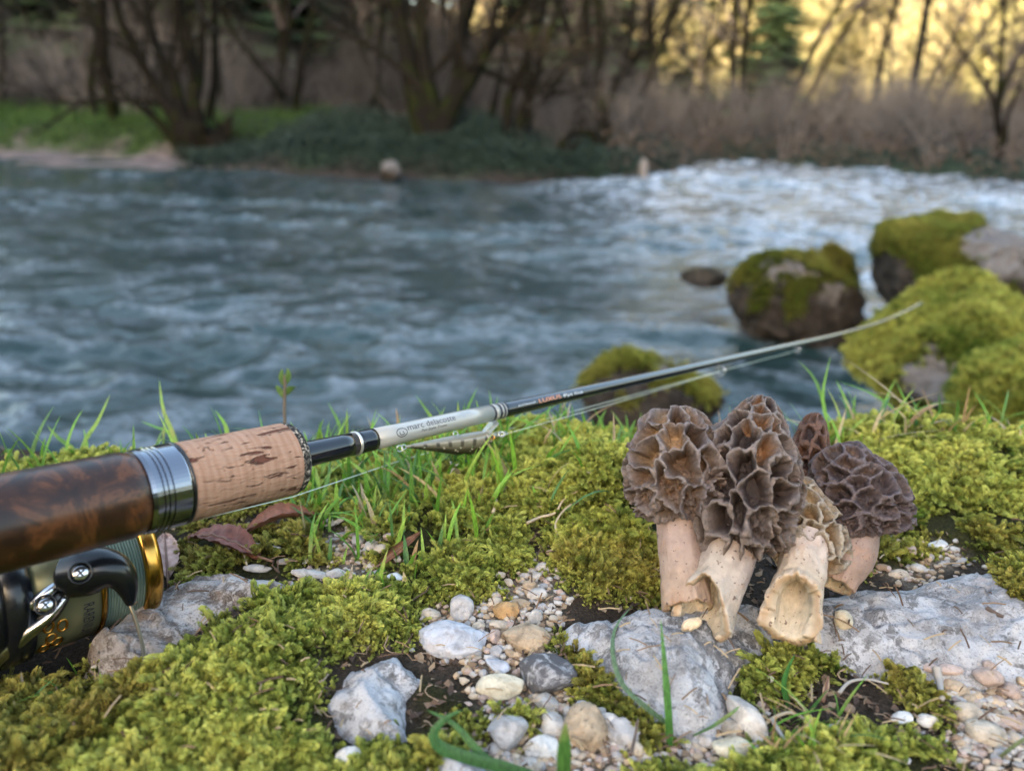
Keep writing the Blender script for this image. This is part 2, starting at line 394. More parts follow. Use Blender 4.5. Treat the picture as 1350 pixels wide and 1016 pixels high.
# --- far bank and the hillside behind it
fx = np.concatenate([np.linspace(-60, -14, 40)[:-1], np.linspace(-14, 14, 220), np.linspace(14, 85, 50)[1:]])
fd = np.concatenate([[-1.5, -.8, -.35, -.1], np.linspace(0, 3, 40), np.geomspace(3.15, 150, 70)])
FX, FD = np.meshgrid(fx, fd); SH = shore(FX); FY = SH+FD
def far_h(x, y):
    d = y-shore(x)
    left = sstep(-2.6, -4.2, x)                                     # gravel beach and meadow
    beach = .06*sstep(0, 1.6, d)+.42*sstep(1.4, 2.1, d)+.30*sstep(2.6, 7, d)
    mound = .30*sstep(-.05, .45, d)+.28*sstep(.3, 1.8, d)+.12*sstep(2, 9, d)
    low = .18*sstep(-.05, .4, d)+.25*sstep(.3, 3, d)+.15*sstep(3, 10, d)
    rt = sstep(-.6, .4, x)
    z = left*beach+(1-left)*(mound*(1-rt)+low*rt)
    z = z-1.0*sstep(0, -.8, d)
    h0 = np.interp(x, [-40, -10, 0, 12, 40], [16, 20, 30, 34, 30])
    k = np.clip(y-h0, 0, None)
    return ZW+z+(11*(1-np.exp(-.42*k*k/(k+6)/11)))*sstep(-.5, 4, d)+(.05+.02*np.clip(d, 0, 20))*fbm(x*.8, y*.8, 3.3, 4)*sstep(0, 1, d)
FZ = far_h(FX, FY)
fxr, fyr, fdr = FX.ravel(), FY.ravel(), FD.ravel()
left = sstep(-2.4, -4.0, fxr+.4*pn(fxr*2, fyr*2, 1))[:, None]
nz = fbm(fxr*1.5, fyr*1.5, 5, 4)[:, None]
grav = np.array([.15, .125, .125])*(1+.35*nz); meadow = np.array([.026, .046, .012])*(1+.5*nz); litter = np.array([.022, .019, .016])*(1+1.9*sstep(34, 44, fyr))[:, None]*(1+np.array([.35, .15, -.2])*sstep(34, 44, fyr)[:, None])*(1+.5*nz); ivy = np.array([.022, .038, .024])*(1+.6*nz)  # litter is lighter and warmer up the slope: sunlight painted into its colour
dd = fdr[:, None]+.5*nz
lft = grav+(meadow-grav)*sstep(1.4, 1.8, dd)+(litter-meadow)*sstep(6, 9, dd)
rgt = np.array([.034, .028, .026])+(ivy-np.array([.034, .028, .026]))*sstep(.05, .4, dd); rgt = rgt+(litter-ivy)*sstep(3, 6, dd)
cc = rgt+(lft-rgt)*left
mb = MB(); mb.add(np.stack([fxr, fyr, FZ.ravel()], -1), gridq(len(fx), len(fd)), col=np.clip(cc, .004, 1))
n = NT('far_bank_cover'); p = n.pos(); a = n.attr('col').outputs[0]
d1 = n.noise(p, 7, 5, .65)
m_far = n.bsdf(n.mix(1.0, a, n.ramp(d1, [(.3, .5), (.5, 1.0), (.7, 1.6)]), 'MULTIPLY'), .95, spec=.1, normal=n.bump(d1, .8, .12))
solo(mb, 'far_bank', m_far, kind='structure')

# ------------------------------------------------------------------ trees and undergrowth of the far bank
n = NT('bark'); p = n.pos()
m_bark = n.bsdf(n.mix(n.ramp(n.noise(p, 5, 3), [(.48, 0), (.66, 1)]), n.mix(n.noise(p, 40, 4), (.004, .0035, .003), (.017, .0145, .012)), (.013, .016, .005)), .95, spec=.02)
n = NT('grey_twig'); oi = n.nd('ObjectInfo')
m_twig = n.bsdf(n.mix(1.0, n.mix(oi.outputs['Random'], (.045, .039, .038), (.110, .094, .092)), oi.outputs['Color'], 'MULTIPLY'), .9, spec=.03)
n = NT('mossy_twig'); m_mtwig = n.bsdf((.016, .014, .011), .9, spec=.02)
n = NT('conifer_needles'); oi = n.nd('ObjectInfo'); pp = n.pos()
m_fir = n.bsdf(n.mix(n.noise(pp, 3, 3), n.mix(oi.outputs['Random'], (.012, .030, .018), (.026, .050, .026)), (.035, .055, .022)), .8, spec=.15)
n = NT('golden_leaves'); oi = n.nd('ObjectInfo'); pp = n.pos()
m_gold = n.bsdf(n.mix(n.noise(pp, 1.2, 3), n.mix(oi.outputs['Random'], (.46, .41, .22), (.48, .36, .27)), (.31, .33, .13)), .8, spec=.1)
n = NT('ivy_leaves'); oi = n.pos()
m_ivy = n.bsdf(n.mix(n.ramp(n.noise(oi, 60, 2), [(.4, 0), (.6, 1)]), (.009, .019, .015), (.026, .042, .031)), .6, spec=.15)
m_meadow = flat('meadow_grass', (.036, .074, .016), .7, spec=.2)

def rand_perp(d, rg):
    a = rg.normal(size=3); a -= d*np.dot(a, d); return a/np.linalg.norm(a)
def limb(mt, mbr, st, d, L, r, lvl, rg, kids, up=.25, maxl=3):
    k = 6 if lvl < 2 else 4
    P = [np.array(st, float)]; dd = np.array(d, float)
    for i in range(k):
        dd = dd+rg.normal(size=3)*.22+np.array([0, 0, up*.25]); dd /= np.linalg.norm(dd); P.append(P[-1]+dd*L/k)
    P = np.array(P); R = r*np.linspace(1, .35, k+1)
    tube(mt if lvl < 1 else mbr, P, R, [8, 5, 3, 3][min(lvl, 3)], caps=False)
    if lvl >= maxl: return
    for _ in range(kids[lvl]):
        t = rg.uniform(.25, 1.0); i = min(int(t*k), k-1); q = P[i]+(P[i+1]-P[i])*(t*k-i)
        dm = (P[i+1]-P[i]); dm /= np.linalg.norm(dm)
        nd_ = dm*.75+rand_perp(dm, rg)*rg.uniform(.5, .95)+np.array([0, 0, .12]); nd_ /= np.linalg.norm(nd_)
        limb(mt, mbr, q, nd_, L*rg.uniform(.38, .62), R[i]*.5, lvl+1, rg, kids, up, maxl)
def stems_tree(label, base, stems, depth, seed, kids=(7, 5, 3), twig=None, dz=.25, grp=None):
    """a tree whose stems were outlined on the photograph [(px,py,width px)...], set at its own distance"""
    rg = np.random.default_rng(seed)
    bp = pix(base[0], base[1], depth); bp[2] = far_h(bp[0], bp[1])-.05
    t = thing('riverside_tree', bp, label, 'tree', grp or 'trees standing on the far bank')
    mt, mbr = MB(), MB()
    for st in stems:
        pts = []; rr = []; off = rg.uniform(-dz, dz)
        for i, (a, b, w) in enumerate(st):
            pts.append(pix(a, b, depth+off*i/(len(st)-1)*1.5)); rr.append(w*.80*depth/F/2)
        if abs(st[0][1]-base[1]) < 14: pts[0] = np.array([pts[0][0], pts[0][1], min(pts[0][2], bp[2]-.02)])
        C = catmull(pts, np.linspace(0, 1, 18)); R = np.interp(np.linspace(0, 1, 18), np.linspace(0, 1, len(rr)), rr)
        C += .02*np.stack([pn(C[:, 2]*4, seed, 0), pn(C[:, 2]*4, seed, 9), 0*C[:, 2]], -1)
        tube(mt, C, R, 9, caps=True)
        ln = np.linalg.norm(C[-1]-C[0])
        for _ in range(kids[0]):
            i = rg.integers(5, 18); d = C[min(i+1, 17)]-C[i-1]; d /= np.linalg.norm(d)
            nd_ = d*.6+rand_perp(d, rg)*rg.uniform(.5, 1.0)+np.array([0, 0, .15]); nd_ /= np.linalg.norm(nd_)
            limb(mbr, mbr, C[i], nd_, ln*rg.uniform(.25, .5), R[i]*.45, 1, rg, (0,)+tuple(kids[1:]), .3)
    part(mt, 'trunk', m_bark, t); part(mbr, 'crown', twig or m_mtwig, t)
    return t
stems_tree('black multi-stemmed tree leaning over the gravel beach beside the green meadow', (262, 196),
 [[(262,196,46),(240,165,40),(215,130,19),(188,85,15),(160,30,13),(140,-60,10),(110,-260,5)], [(258,190,40),(238,140,20),(225,95,17),(205,60,13),(190,-40,11),(185,-260,5)],
  [(262,190,44),(258,145,22),(256,90,19),(246,40,15),(236,-40,12),(262,-260,5)], [(255,194,30),(215,168,15),(190,145,11),(160,120,8),(120,90,5)], [(248,178,56),(285,190,44),(318,207,14)]], 10.6, 3)
stems_tree('thick dark tree at the water edge forking low into mossy limbs', (568, 226),
 [[(570,230,44),(565,185,50),(545,120,34),(535,60,28),(522,0,24),(500,-120,20),(470,-330,8)], [(572,228,40),(572,160,38),(560,90,24),(556,20,20),(560,-100,16),(590,-330,6)],
  [(575,225,36),(590,150,36),(625,95,27),(650,55,20),(690,10,17),(740,-90,13),(800,-260,5)], [(588,165,24),(600,110,17),(612,40,14),(640,-80,10),(650,-260,4)]], 9.3, 4, kids=(9, 5, 3))
stems_tree('slim mossy tree bending left between the thick forked tree and the arched root', (682, 205),
 [[(668,178,16),(672,130,17),(690,90,15),(705,40,13),(722,-10,11),(740,-200,5)], [(690,222,22),(684,170,18),(700,120,14),(720,60,11),(760,-60,7)]], 9.6, 5)
stems_tree('mossy tree on the right bank rising beside a low arched root', (800, 190),
 [[(800,196,26),(800,160,18),(806,125,16),(822,95,13),(832,40,10),(840,-60,9),(870,-260,4)], [(806,196,24),(780,178,10),(752,178,9),(738,195,8)], [(812,120,10),(840,80,9),(880,20,7),(930,-80,5)]], 9.4, 6)
stems_tree('thin crooked tree standing straight behind the ivy mound', (392, 140), [[(388,140,14),(395,100,13),(402,60,12),(412,10,10),(405,-80,8),(430,-260,4)]], 13.5, 7, kids=(8, 5, 3))
stems_tree('short thin tree leaning left next to the thick forked tree', (505, 168), [[(506,168,12),(500,125,11),(486,88,9),(470,40,7),(450,-60,5)]], 11.8, 8, kids=(7, 5, 3))
stems_tree('pair of olive slanting stems rising from the ivy', (330, 150), [[(302,150,10),(290,110,9),(285,60,8),(276,-20,6)], [(375,130,12),(345,90,10),(320,60,9),(290,10,7),(260,-60,5)]], 14.5, 9, kids=(8, 5, 3))
stems_tree('bare grey tree with fine upswept twigs on the right bank by the rapids', (1318, 248),
 [[(1318,250,18),(1316,190,13),(1318,110,10),(1322,40,8),(1330,-80,6),(1335,-220,3)], [(1318,170,9),(1300,110,7),(1270,70,5),(1245,30,4)], [(1318,130,8),(1340,80,6),(1370,30,5)], [(1320,210,9),(1330,150,7),(1352,100,5),(1380,60,4)], [(1285,246,10),(1280,215,7),(1270,190,5),(1255,160,3)]], 8.9, 10, kids=(12, 6, 3), twig=m_twig)

def bare_tree(seed, hgt, r, kids=(9, 6, 4)):
    rg = np.random.default_rng(seed); mt, mbr = MB(), MB()
    limb(mt, mbr, (0, 0, -.15), np.array([rg.normal()*.12, rg.normal()*.12, 1]), hgt, r, 0, rg, kids, .35)
    return mt, mbr
def shrub(seed, hgt, stems=13):
    rg = np.random.default_rng(seed); ms_, mt = MB(), MB()
    for i in range(stems):
        a = rg.uniform(0, 6.28); s = rg.uniform(.15, .75)
        limb(ms_, mt, (rg.normal()*.1, rg.normal()*.1, -.05), np.array([math.cos(a)*s, math.sin(a)*s, 1])/math.hypot(1, s), hgt*rg.uniform(.55, 1), .018*hgt/2, 0, rg, (7, 5, 0), .2, 2)
    return ms_, mt
def conifer(seed, hgt, leafy=False):
    rg = np.random.default_rng(seed); mt, mc = MB(), MB()
    tube(mt, [(0, 0, -.2), (0, 0, hgt*.5), (0, 0, hgt)], [hgt*.018, hgt*.011, .01], 7)
    z = hgt*.10
    while z < hgt*.985:
        rad = hgt*.17*(1-z/hgt)**.8*rg.uniform(.75, 1.15)+.05; k = rg.integers(6, 9); a0 = rg.uniform(0, 6.28)
        for j in range(k):
            a = a0+j*6.283/k+rg.normal()*.3; zb_ = z; z = zb_+rg.normal()*hgt*.012; L = rad*rg.uniform(.7, 1.15); d = np.array([math.cos(a), math.sin(a), 0]); s = np.array([-d[1], d[0], 0])
            V = [(0, 0, z)]; m_ = 4
            for i in range(1, m_+1):
                f_ = i/m_; c_ = d*L*f_+np.array([0, 0, z-.30*L*f_*f_+.10*L*f_**3]); w = L*.30*math.sin(math.pi*min(f_*.8+.12, 1))*rg.uniform(.7, 1.3)
                V += [tuple(c_+s*w-np.array([0, 0, w*.45])), tuple(c_), tuple(c_-s*w-np.array([0, 0, w*.45]))]
            T = [(0, 2, 1), (0, 3, 2)]
            for i in range(m_-1):
                b = 1+3*i; T += [(b, b+1, b+4), (b, b+4, b+3), (b+1, b+2, b+5), (b+1, b+5, b+4)] if rg.random() < .86 else []
            mc.add(V, None, T); z = zb_
        z += hgt*.022*rg.uniform(.8, 1.2)
    return mt, mc
def leafy_tree(seed, hgt):
    rg = np.random.default_rng(seed); mt, mbr = MB(), MB()
    limb(mt, mt, (0, 0, -.2), np.array([rg.normal()*.06, rg.normal()*.06, 1]), hgt*.92, hgt*.016, 0, rg, (12, 4, 0), .35, 2)
    k = 7000; t = rg.beta(1.5, 1.2, k); zc = hgt*(.12+.88*t); rad = hgt*.24*np.sqrt(np.clip(1-(2*t-.85)**2*.75, .03, 1))
    a = rg.uniform(0, 6.28, k); rr = rad*np.sqrt(rg.random(k)); C = np.stack([np.cos(a)*rr, np.sin(a)*rr, zc], -1)
    keep = fbm(C[:, 0]*.9+seed, C[:, 1]*.9, C[:, 2]*.9, 2) > -.12
    C = C[keep]; k = len(C); s = hgt*.015*rg.uniform(.4, 1.4, k)
    A = rg.normal(size=(k, 3)); A /= np.linalg.norm(A, axis=1)[:, None]; B = np.cross(A, rg.normal(size=(k, 3))); B /= np.linalg.norm(B, axis=1)[:, None]
    V = np.stack([C-A*s[:, None], C+B*s[:, None]*.6, C+A*s[:, None], C-B*s[:, None]*.6], 1).reshape(-1, 3)
    mbr.add(V, np.arange(4*k).reshape(-1, 4)); return mt, mbr
def make_kind(name, pair, mats, kinds=('trunk', 'crown'), label='', cat='tree', grp=''):
    t = thing(name, (0, 0, 0), label, cat, grp)
    part(pair[0], kinds[0], mats[0], t); part(pair[1], kinds[1], mats[1], t, smooth=False); return t
def scatter(protos, spots, rg, smin=.8, smax=1.2, labels=None):
    used = set()
    for i, (x, y) in enumerate(spots):
        k = i % len(protos); p = protos[k]
        o = p if k not in used else copy_tree(p); used.add(k)
        o.location = (x, y, float(far_h(np.array(x), np.array(y)))-.03); o.rotation_euler = (rg.normal()*.04, rg.normal()*.04, rg.uniform(0, 6.28))
        s = rg.uniform(smin, smax)*(.58 if (p.name.startswith('bare_shrub') and x > .05*y) else 1); o.scale = (s, s, s*rg.uniform(.9, 1.15))
        if p.name.startswith('bare_shrub'):
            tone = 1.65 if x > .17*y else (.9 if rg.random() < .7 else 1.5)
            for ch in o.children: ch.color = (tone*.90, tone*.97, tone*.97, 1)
        if labels: o['label'] = labels(x, y, k)
rg = np.random.default_rng(21)
# bare grey-brown woodland, from just behind the bank back up the slope
sp = []
for _ in range(4000):
    y = rg.uniform(12.5, 34); x = rg.uniform(-.80, .78)*y
    if y < shore(x)+2.2 or (x > .16*y and (y < 16 or rg.random() < .8)): continue
    if all((x-a)**2+(y-b)**2 > (0.9+.03*y)**2 for a, b in sp): sp.append((x, y))
    if len(sp) >= 96: break
pr = [make_kind('bare_tree', bare_tree(40+i, h, r), (m_bark, m_twig), label='', grp='bare trees of the far woodland') for i, (h, r) in enumerate([(6.5, .09), (5.2, .07), (7.5, .12), (4.6, .06)])]
def bl(x, y, k):
    side = 'left, behind the meadow' if x < -.25*y else ('middle, behind the ivy bank' if x < .15*y else 'right, beyond the rapids')
    side = 'meadow' if x < -.25*y else ('ivy bank' if x < .15*y else 'rapids')
    return ('tall', 'low', 'stout', 'spindly')[k]+' bare grey-brown tree behind the '+side+(', near the water' if y < shore(x)+8 else ', up the slope')+(', well outward' if abs(x/y) > .45 else '')
scatter(pr, sp, rg, labels=bl)
# thicket
sp = []
for _ in range(6000):
    y = rg.uniform(9.5, 24); x = rg.uniform(-.80, .80)*y; d = y-shore(x)
    if d < 1.0 or (x < -.22*y and d < 4.6) or (x < .05*y and d < 2.2) or (x > .2*y and y > 19): continue
    if all((x-a)**2+(y-b)**2 > (.50+.014*y)**2 for a, b in sp): sp.append((x, y))
    if len(sp) >= 150: break
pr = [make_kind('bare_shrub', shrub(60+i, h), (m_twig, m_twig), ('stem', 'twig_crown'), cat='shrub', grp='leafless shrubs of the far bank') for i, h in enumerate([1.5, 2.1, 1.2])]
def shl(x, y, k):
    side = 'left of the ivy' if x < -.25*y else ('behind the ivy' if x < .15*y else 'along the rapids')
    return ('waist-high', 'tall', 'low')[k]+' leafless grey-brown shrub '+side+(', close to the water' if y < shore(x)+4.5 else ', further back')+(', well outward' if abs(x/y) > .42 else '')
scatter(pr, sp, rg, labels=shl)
# the wooded slope that still has the evening sun
sp = []
for _ in range(6000):
    y = rg.uniform(33, 70); x = rg.uniform(-.42, 1.15)*y
    if x < .18*y and y < 40: continue
    if all((x-a)**2+(y-b)**2 > 2.5**2 for a, b in sp): sp.append((x, y))
    if len(sp) >= 285: break
gsp = [s for i, s in enumerate(sp) if rg.random() < .90]; gs_ = set(gsp); csp = [s for s in sp if s not in gs_]
pr = [make_kind('golden_tree', leafy_tree(80+i, h), (m_bark, m_gold), label='', grp='golden trees on the far slope') for i, h in enumerate([8.5, 10, 7.2])]
scatter(pr, gsp, rg, labels=lambda x, y, k: ('broad', 'high', 'short')[k]+' yellow-leaved tree '+('low' if y < 42 else ('halfway up' if y < 54 else 'high'))+' on the far slope, '+('well right of' if x > .5*y else ('right of' if x > .2*y else 'left of'))+' the rapids')
pr = [make_kind('fir_tree', conifer(90+i, h), (m_bark, m_fir), label='', grp='dark firs on the far slope') for i, h in enumerate([11, 8.5, 13])]
csp += [(-.55*23, 23), (-.44*26, 26), (-.62*27, 27), (-.35*25, 25), (-.27*28, 28), (-.50*30, 30), (-.20*31, 31), (-.66*24, 24), (-.39*31, 31), (.52*47, 47), (.425*52, 52), (.345*48, 48), (.29*44, 44), (.62*56, 56), (.30*31, 31), (.02*34, 34), (.10*33, 33), (-.15*36, 36), (.20*35, 35)]
scatter(pr, csp, rg, labels=lambda x, y, k: ('high', 'short', 'highest')[k]+' dark green fir '+('low' if y < 48 else 'high')+' on the far slope, '+('right of' if x > .2*y else ('left of' if x > -.2*y else 'far left of'))+' the rapids')
# wood on the hill behind the camera, whose shadow fills the valley floor
mb = MB(); rg = np.random.default_rng(31)
for i in range(150):
    x = rg.uniform(-62, 30); y = rg.uniform(-46, -34); h = rg.uniform(3, 8.5); z0 = float(ground_h(np.array(x), np.array(y)))
    k = 9; th = np.arange(k)/k*6.283
    for j in range(6):
        zb = z0+h*(.08+.15*j); r0 = h*.19*(1-.15*j)*rg.uniform(.8, 1.15)
        ring = np.stack([x+np.cos(th)*r0*rg.uniform(.7, 1.2, k), y+np.sin(th)*r0*rg.uniform(.7, 1.2, k), np.full(k, zb)], -1)
        mb.add(np.concatenate([ring, [[x, y, zb+h*.30]]]), None, np.stack([np.arange(k), (np.arange(k)+1) % k, np.full(k, k)], -1))
solo(mb, 'forest', m_fir, 'dark wood on the crest of the hill behind the river bank', None, None, 'stuff', smooth=False, loc=np.zeros(3))

# ivy and low undergrowth on the far bank, meadow grass: nobody could count the leaves
def leaf_cloud(k, fn, smin, smax, rg, upb=.4):
    C = fn(k); k = len(C); s = rg.uniform(smin, smax, k)[:, None]
    A = rg.normal(size=(k, 3)); A /= np.linalg.norm(A, axis=1)[:, None]; N_ = rg.normal(size=(k, 3))+np.array([0, -.5, 1.0])*upb*3
    B = np.cross(A, N_); B /= np.linalg.norm(B, axis=1)[:, None]
    V = np.stack([C-A*s, C+B*s*.7, C+A*s, C-B*s*.7], 1).reshape(-1, 3); mb = MB(); mb.add(V, np.arange(4*k).reshape(-1, 4)); return mb
def ivy_spots(k):
    x = rg.uniform(-4.2, 2.2, k); d = np.abs(rg.normal(size=k))*1.3+.05; y = shore(x)+d
    h = .05+.28*np.clip(fbm(x*1.1, y*1.1, 7, 3)+.45, 0, 1)*np.exp(-d*.25); return np.stack([x, y, far_h(x, y)+h*rg.random(k)], -1)
solo(leaf_cloud(30000, ivy_spots, .010, .028, rg), 'ivy', m_ivy, 'dark blue-green ivy mound covering the far bank at the water edge', None, None, 'stuff', smooth=False, loc=np.zeros(3))
def brk_spots(k):
    x = rg.uniform(1.0, 14, k); y = shore(x)+np.abs(rg.normal(size=k))*1.5; return np.stack([x, y, far_h(x, y)+.3*rg.random(k)], -1)
m_dead = flat('withered_undergrowth', (.075, .060, .052), .9, spec=.1)
solo(leaf_cloud(9000, brk_spots, .015, .045, rg), 'undergrowth', m_dead, 'brown withered undergrowth along the right bank of the rapids', None, None, 'stuff', smooth=False, loc=np.zeros(3))
k = 9000; x = rg.uniform(-13, -2.9, k); d = rg.uniform(1.5, 6.5, k); y = shore(x)+d; zz = far_h(x, y); h = rg.uniform(.06, .2, k); w = .012
b_ = np.stack([x, y, zz], -1); ln_ = rg.normal(size=(k, 3))*.04; a_ = rg.uniform(0, 6.28, k); s_ = np.stack([np.cos(a_), np.sin(a_), 0*a_], -1)*w
mb = MB(); mb.add(np.stack([b_-s_, b_+s_, b_+ln_+np.stack([0*h, 0*h, h], -1)], 1).reshape(-1, 3), None, np.arange(3*k).reshape(-1, 3))
solo(mb, 'meadow_grass', m_meadow, 'bright green grass of the meadow above the gravel beach', None, None, 'stuff', smooth=False, loc=np.zeros(3))
# pale post and pinkish stone at the far waterline
b0 = pix(848, 243, 8.05); b0[2] = ZW-.1
m_post = flat('weathered_wood', (.17, .15, .14), .9)
mb = MB(); tube(mb, [b0, b0+[0, 0, .22], b0+[-.01, 0, .36], b0+[-.012, 0, .40]], [.05, .045, .042, .015], 8); solo(mb, 'wooden_post', m_post, 'short pale wooden post standing in the water at the far bank', 'post')

# ================================================================== ROCKS ON THE BANK
def rock_mat(name, base, pale, dark, pink=None, brown=None, sc=1.0):
    n = NT(name); p = n.pos()
    big = n.noise(p, 28*sc, 6, .62, .6); mid = n.noise(p, 110*sc, 6, .68, .4); fine = n.noise(p, 520*sc, 5, .7)
    c = n.mix(n.ramp(big, [(.38, 0), (.62, 1)]), base, pale)
    if brown: c = n.mix(n.ramp(n.noise(n.scale(p, (1.3, .8, 1)), 24*sc, 5, .65, 1.0), [(.50, 0), (.60, .85)]), c, brown)
    if pink: c = n.mix(n.ramp(n.noise(n.scale(p, (1, 1.2, 1)), 34*sc, 3, .6), [(.60, 0), (.68, .55)]), c, pink)
    lich = n.ramp(n.math('MULTIPLY_ADD', fine, .35, n.math('MULTIPLY', mid, .65)), [(.50, 0), (.55, 1)])
    blotch = n.ramp(n.noise(p, 75*sc, 5, .7, .8), [(.53, 0), (.57, .95)])
    c = n.mix(blotch, c, n.mix(fine, dark, base))
    c = n.mix(n.math('MULTIPLY', lich, n.ramp(n.noise(p, 16*sc, 3, .6), [(.36, .3), (.56, 1.0)])), c, n.mix(n.ramp(fine, [(.4, 0), (.6, .6)]), dark, base))
    white = n.ramp(n.noise(p, 170*sc, 6, .78, 1.2), [(.52, 0), (.57, 1)])
    c = n.mix(n.math('MULTIPLY', white, .55), c, pale)
    sp_ = n.ramp(n.noise(p, 1500*sc, 2, .5), [(.30, .55), (.45, 1.0)])
    c = n.mix(1.0, c, sp_, 'MULTIPLY')
    h = n.math('ADD', n.math('MULTIPLY', mid, .6), n.math('MULTIPLY', fine, .45))
    return n.bsdf(c, .88, spec=.25, normal=n.bump(h, .9, .0016))
m_slab = rock_mat('lichened_limestone', (.26, .252, .255), (.47, .475, .50), (.035, .033, .034), pink=(.42, .29, .25))
m_left = rock_mat('brown_stained_limestone', (.25, .22, .20), (.46, .44, .43), (.07, .05, .04), brown=(.15, .105, .08))
m_frontrock = rock_mat('pale_limestone', (.28, .275, .28), (.46, .46, .48), (.07, .06, .055), sc=1.2)
def rock(name, key, top, slope, mat, label, seed, fine=.0009, tilt=(0, 0), sink=.03):
    P = ROCK_W[key]; lo, hi = P.min(0)-.006, P.max(0)+.006
    nx, ny = int((hi[0]-lo[0])/fine), int((hi[1]-lo[1])/fine)
    X, Y = np.meshgrid(np.linspace(lo[0], hi[0], nx), np.linspace(lo[1], hi[1], ny)); x, y = X.ravel(), Y.ravel()
    s = sdpoly(x, y, P)+.0026*fbm(x*95+seed, y*95, seed, 4)
    t = np.clip(s/slope, 0, 1); prof = (1-(1-t)**2.6)
    cx, cy = P.mean(0)
    z0 = ground_h(x, y)-.004
    topz = top+tilt[0]*(x-cx)+tilt[1]*(y-cy)+.0055*fbm(x*16+seed, y*16, seed, 4)+.0016*fbm(x*70, y*90, seed, 4)
    # bedding steps and small ledges
    q_ = fbm(x*17, y*30, seed+4, 4)*3.2+x*22; fr = q_ % 1; stp = .0030*(fr+(1-fr)*sstep(.86, 1.0, fr)*0-sstep(.90, 1.0, fr))
    crk = np.exp(-(fbm(x*26+3, y*26, seed+9, 4)/.030)**2); stp = stp-.0016*crk*sstep(-.1, .35, fbm(x*14, y*14, seed+2, 2))
    z = z0+(topz+stp-z0)*prof+.0006*fbm(x*260, y*260, seed, 3)
    z = np.where(s < 0, z0-sink*np.clip(-s/.006, 0, 1), z)
    V = np.stack([x, y, z], -1); q = gridq(nx, ny); keep = (s[q] > -.006).any(1); q = q[keep]
    us = np.unique(q); rm = np.full(len(V), -1); rm[us] = np.arange(len(us))
    mb = MB(); mb.add(V[us], rm[q]); o = solo(mb, name, mat, label, 'rock')
    return (x.reshape(ny, nx), y.reshape(ny, nx), z.reshape(ny, nx), lo, hi)
RK = {}
RK['slab'] = rock('limestone_slab', 'slab', .012, .030, m_slab, 'wide pale grey lichen-spotted limestone slab lying under the morel mushrooms', 1.7, tilt=(.02, -.01))
RK['left'] = rock('limestone_rock', 'left', .003, .012, m_left, 'brown-stained flat rock lying beside the reel spool', 5.2, tilt=(0, -.02))
RK['front'] = rock('limestone_rock', 'front', .012, .020, m_frontrock, 'pale grey rock half sunk in moss left of the pebbles', 8.1)
RK['low'] = rock('limestone_rock', 'low', .010, .016, m_frontrock, 'whitish rock under the broad green leaf at the lower edge', 12.4)
def surf_h(x, y):
    """height of whatever forms the surface there: ground or rock"""
    x = np.atleast_1d(np.asarray(x, float)); y = np.atleast_1d(np.asarray(y, float))
    z = ground_h(x, y, sd_any(x, y, MOSS_W))
    for X, Y, Zr, lo, hi in RK.values():
        i = (x-lo[0])/(hi[0]-lo[0])*(X.shape[1]-1); j = (y-lo[1])/(hi[1]-lo[1])*(X.shape[0]-1)
        ok = (i >= 0) & (j >= 0) & (i <= X.shape[1]-1) & (j <= X.shape[0]-1)
        if ok.any():
            zz = Zr[np.clip(np.round(j).astype(int), 0, X.shape[0]-1), np.clip(np.round(i).astype(int), 0, X.shape[1]-1)]
            z = np.where(ok, np.maximum(z, zz), z)
    return z
def on_surf(px, py):
    """where the sight line through a picture point meets the bank"""
    z = .004
    for _ in range(12):
        g = gnd(px, py, z); z = .5*z+.5*float(surf_h(g[0], g[1])[0])
    g = gnd(px, py, z); return np.array([g[0], g[1], float(surf_h(g[0], g[1])[0])])

# ------------------------------------------------------------------ pebbles
def pebble_mat(name, speck, rough_sc, bump):
    n = NT(name); v = n.pos(); oi = n.nd('ObjectInfo'); c0 = oi.outputs['Color']
    a = n.noise(v, 160, 5, .65, .5); b = n.noise(v, rough_sc, 5, .7)
    c = n.mix(1.0, c0, n.ramp(a, [(.32, .55), (.5, 1.0), (.68, 1.30)]), 'MULTIPLY')
    c = n.mix(n.ramp(b, [(.56, 0), (.66, speck)]), c, (.10, .075, .05))
    c = n.mix(n.ramp(n.noise(v, 90, 3, .6), [(.55, 0), (.7, .35)]), c, (.42, .27, .13))
    return n.bsdf(c, .8, spec=.3, normal=n.bump(n.math('ADD', a, b), bump, .0012))
m_peb = pebble_mat('limestone_pebble', .35, 700, .5); m_rough = pebble_mat('rough_tufa_pebble', .7, 420, 1.0)
n = NT('lichened_dark_stone'); v = n.pos(); b = n.noise(v, 190, 6, .72, .8)
m_darkst = n.bsdf(n.mix(n.ramp(b, [(.50, 0), (.60, 1)]), (.085, .082, .088), (.34, .335, .34)), .85, spec=.3, normal=n.bump(b, .8, .001))
def pebble_mesh(seed, sub=4, ang=.5, rough=0.0):
    v, f = ICO[sub]; r = np.random.default_rng(seed); P = v.copy()
    for _ in range(int(5+ang*8)):                                     # worn facets
        nn = r.normal(size=3); nn /= np.linalg.norm(nn); dd = r.uniform(.62, .9); k = P@nn-dd
        P = P-np.where(k > 0, k*(.55+.4*ang), 0)[:, None]*nn
    P = P*(1+.10*fbm(v[:, 0]*1.3+seed, v[:, 1]*1.3, v[:, 2]*1.3, 3)+(.025+rough*.06)*fbm(v[:, 0]*6+seed, v[:, 1]*6, v[:, 2]*6, 3))[:, None]
    mb = MB(); mb.add(P/np.abs(P).max(0), None, f); return mb
PAL = dict(pale=(.46, .43, .40), grey=(.36, .345, .34), blue=(.44, .45, .49), beige=(.46, .39, .31), tan=(.42, .32, .22), orange=(.42, .26, .12), cream=(.52, .47, .36), pink=(.40, .31, .27), white=(.56, .55, .53), brown=(.26, .18, .12))
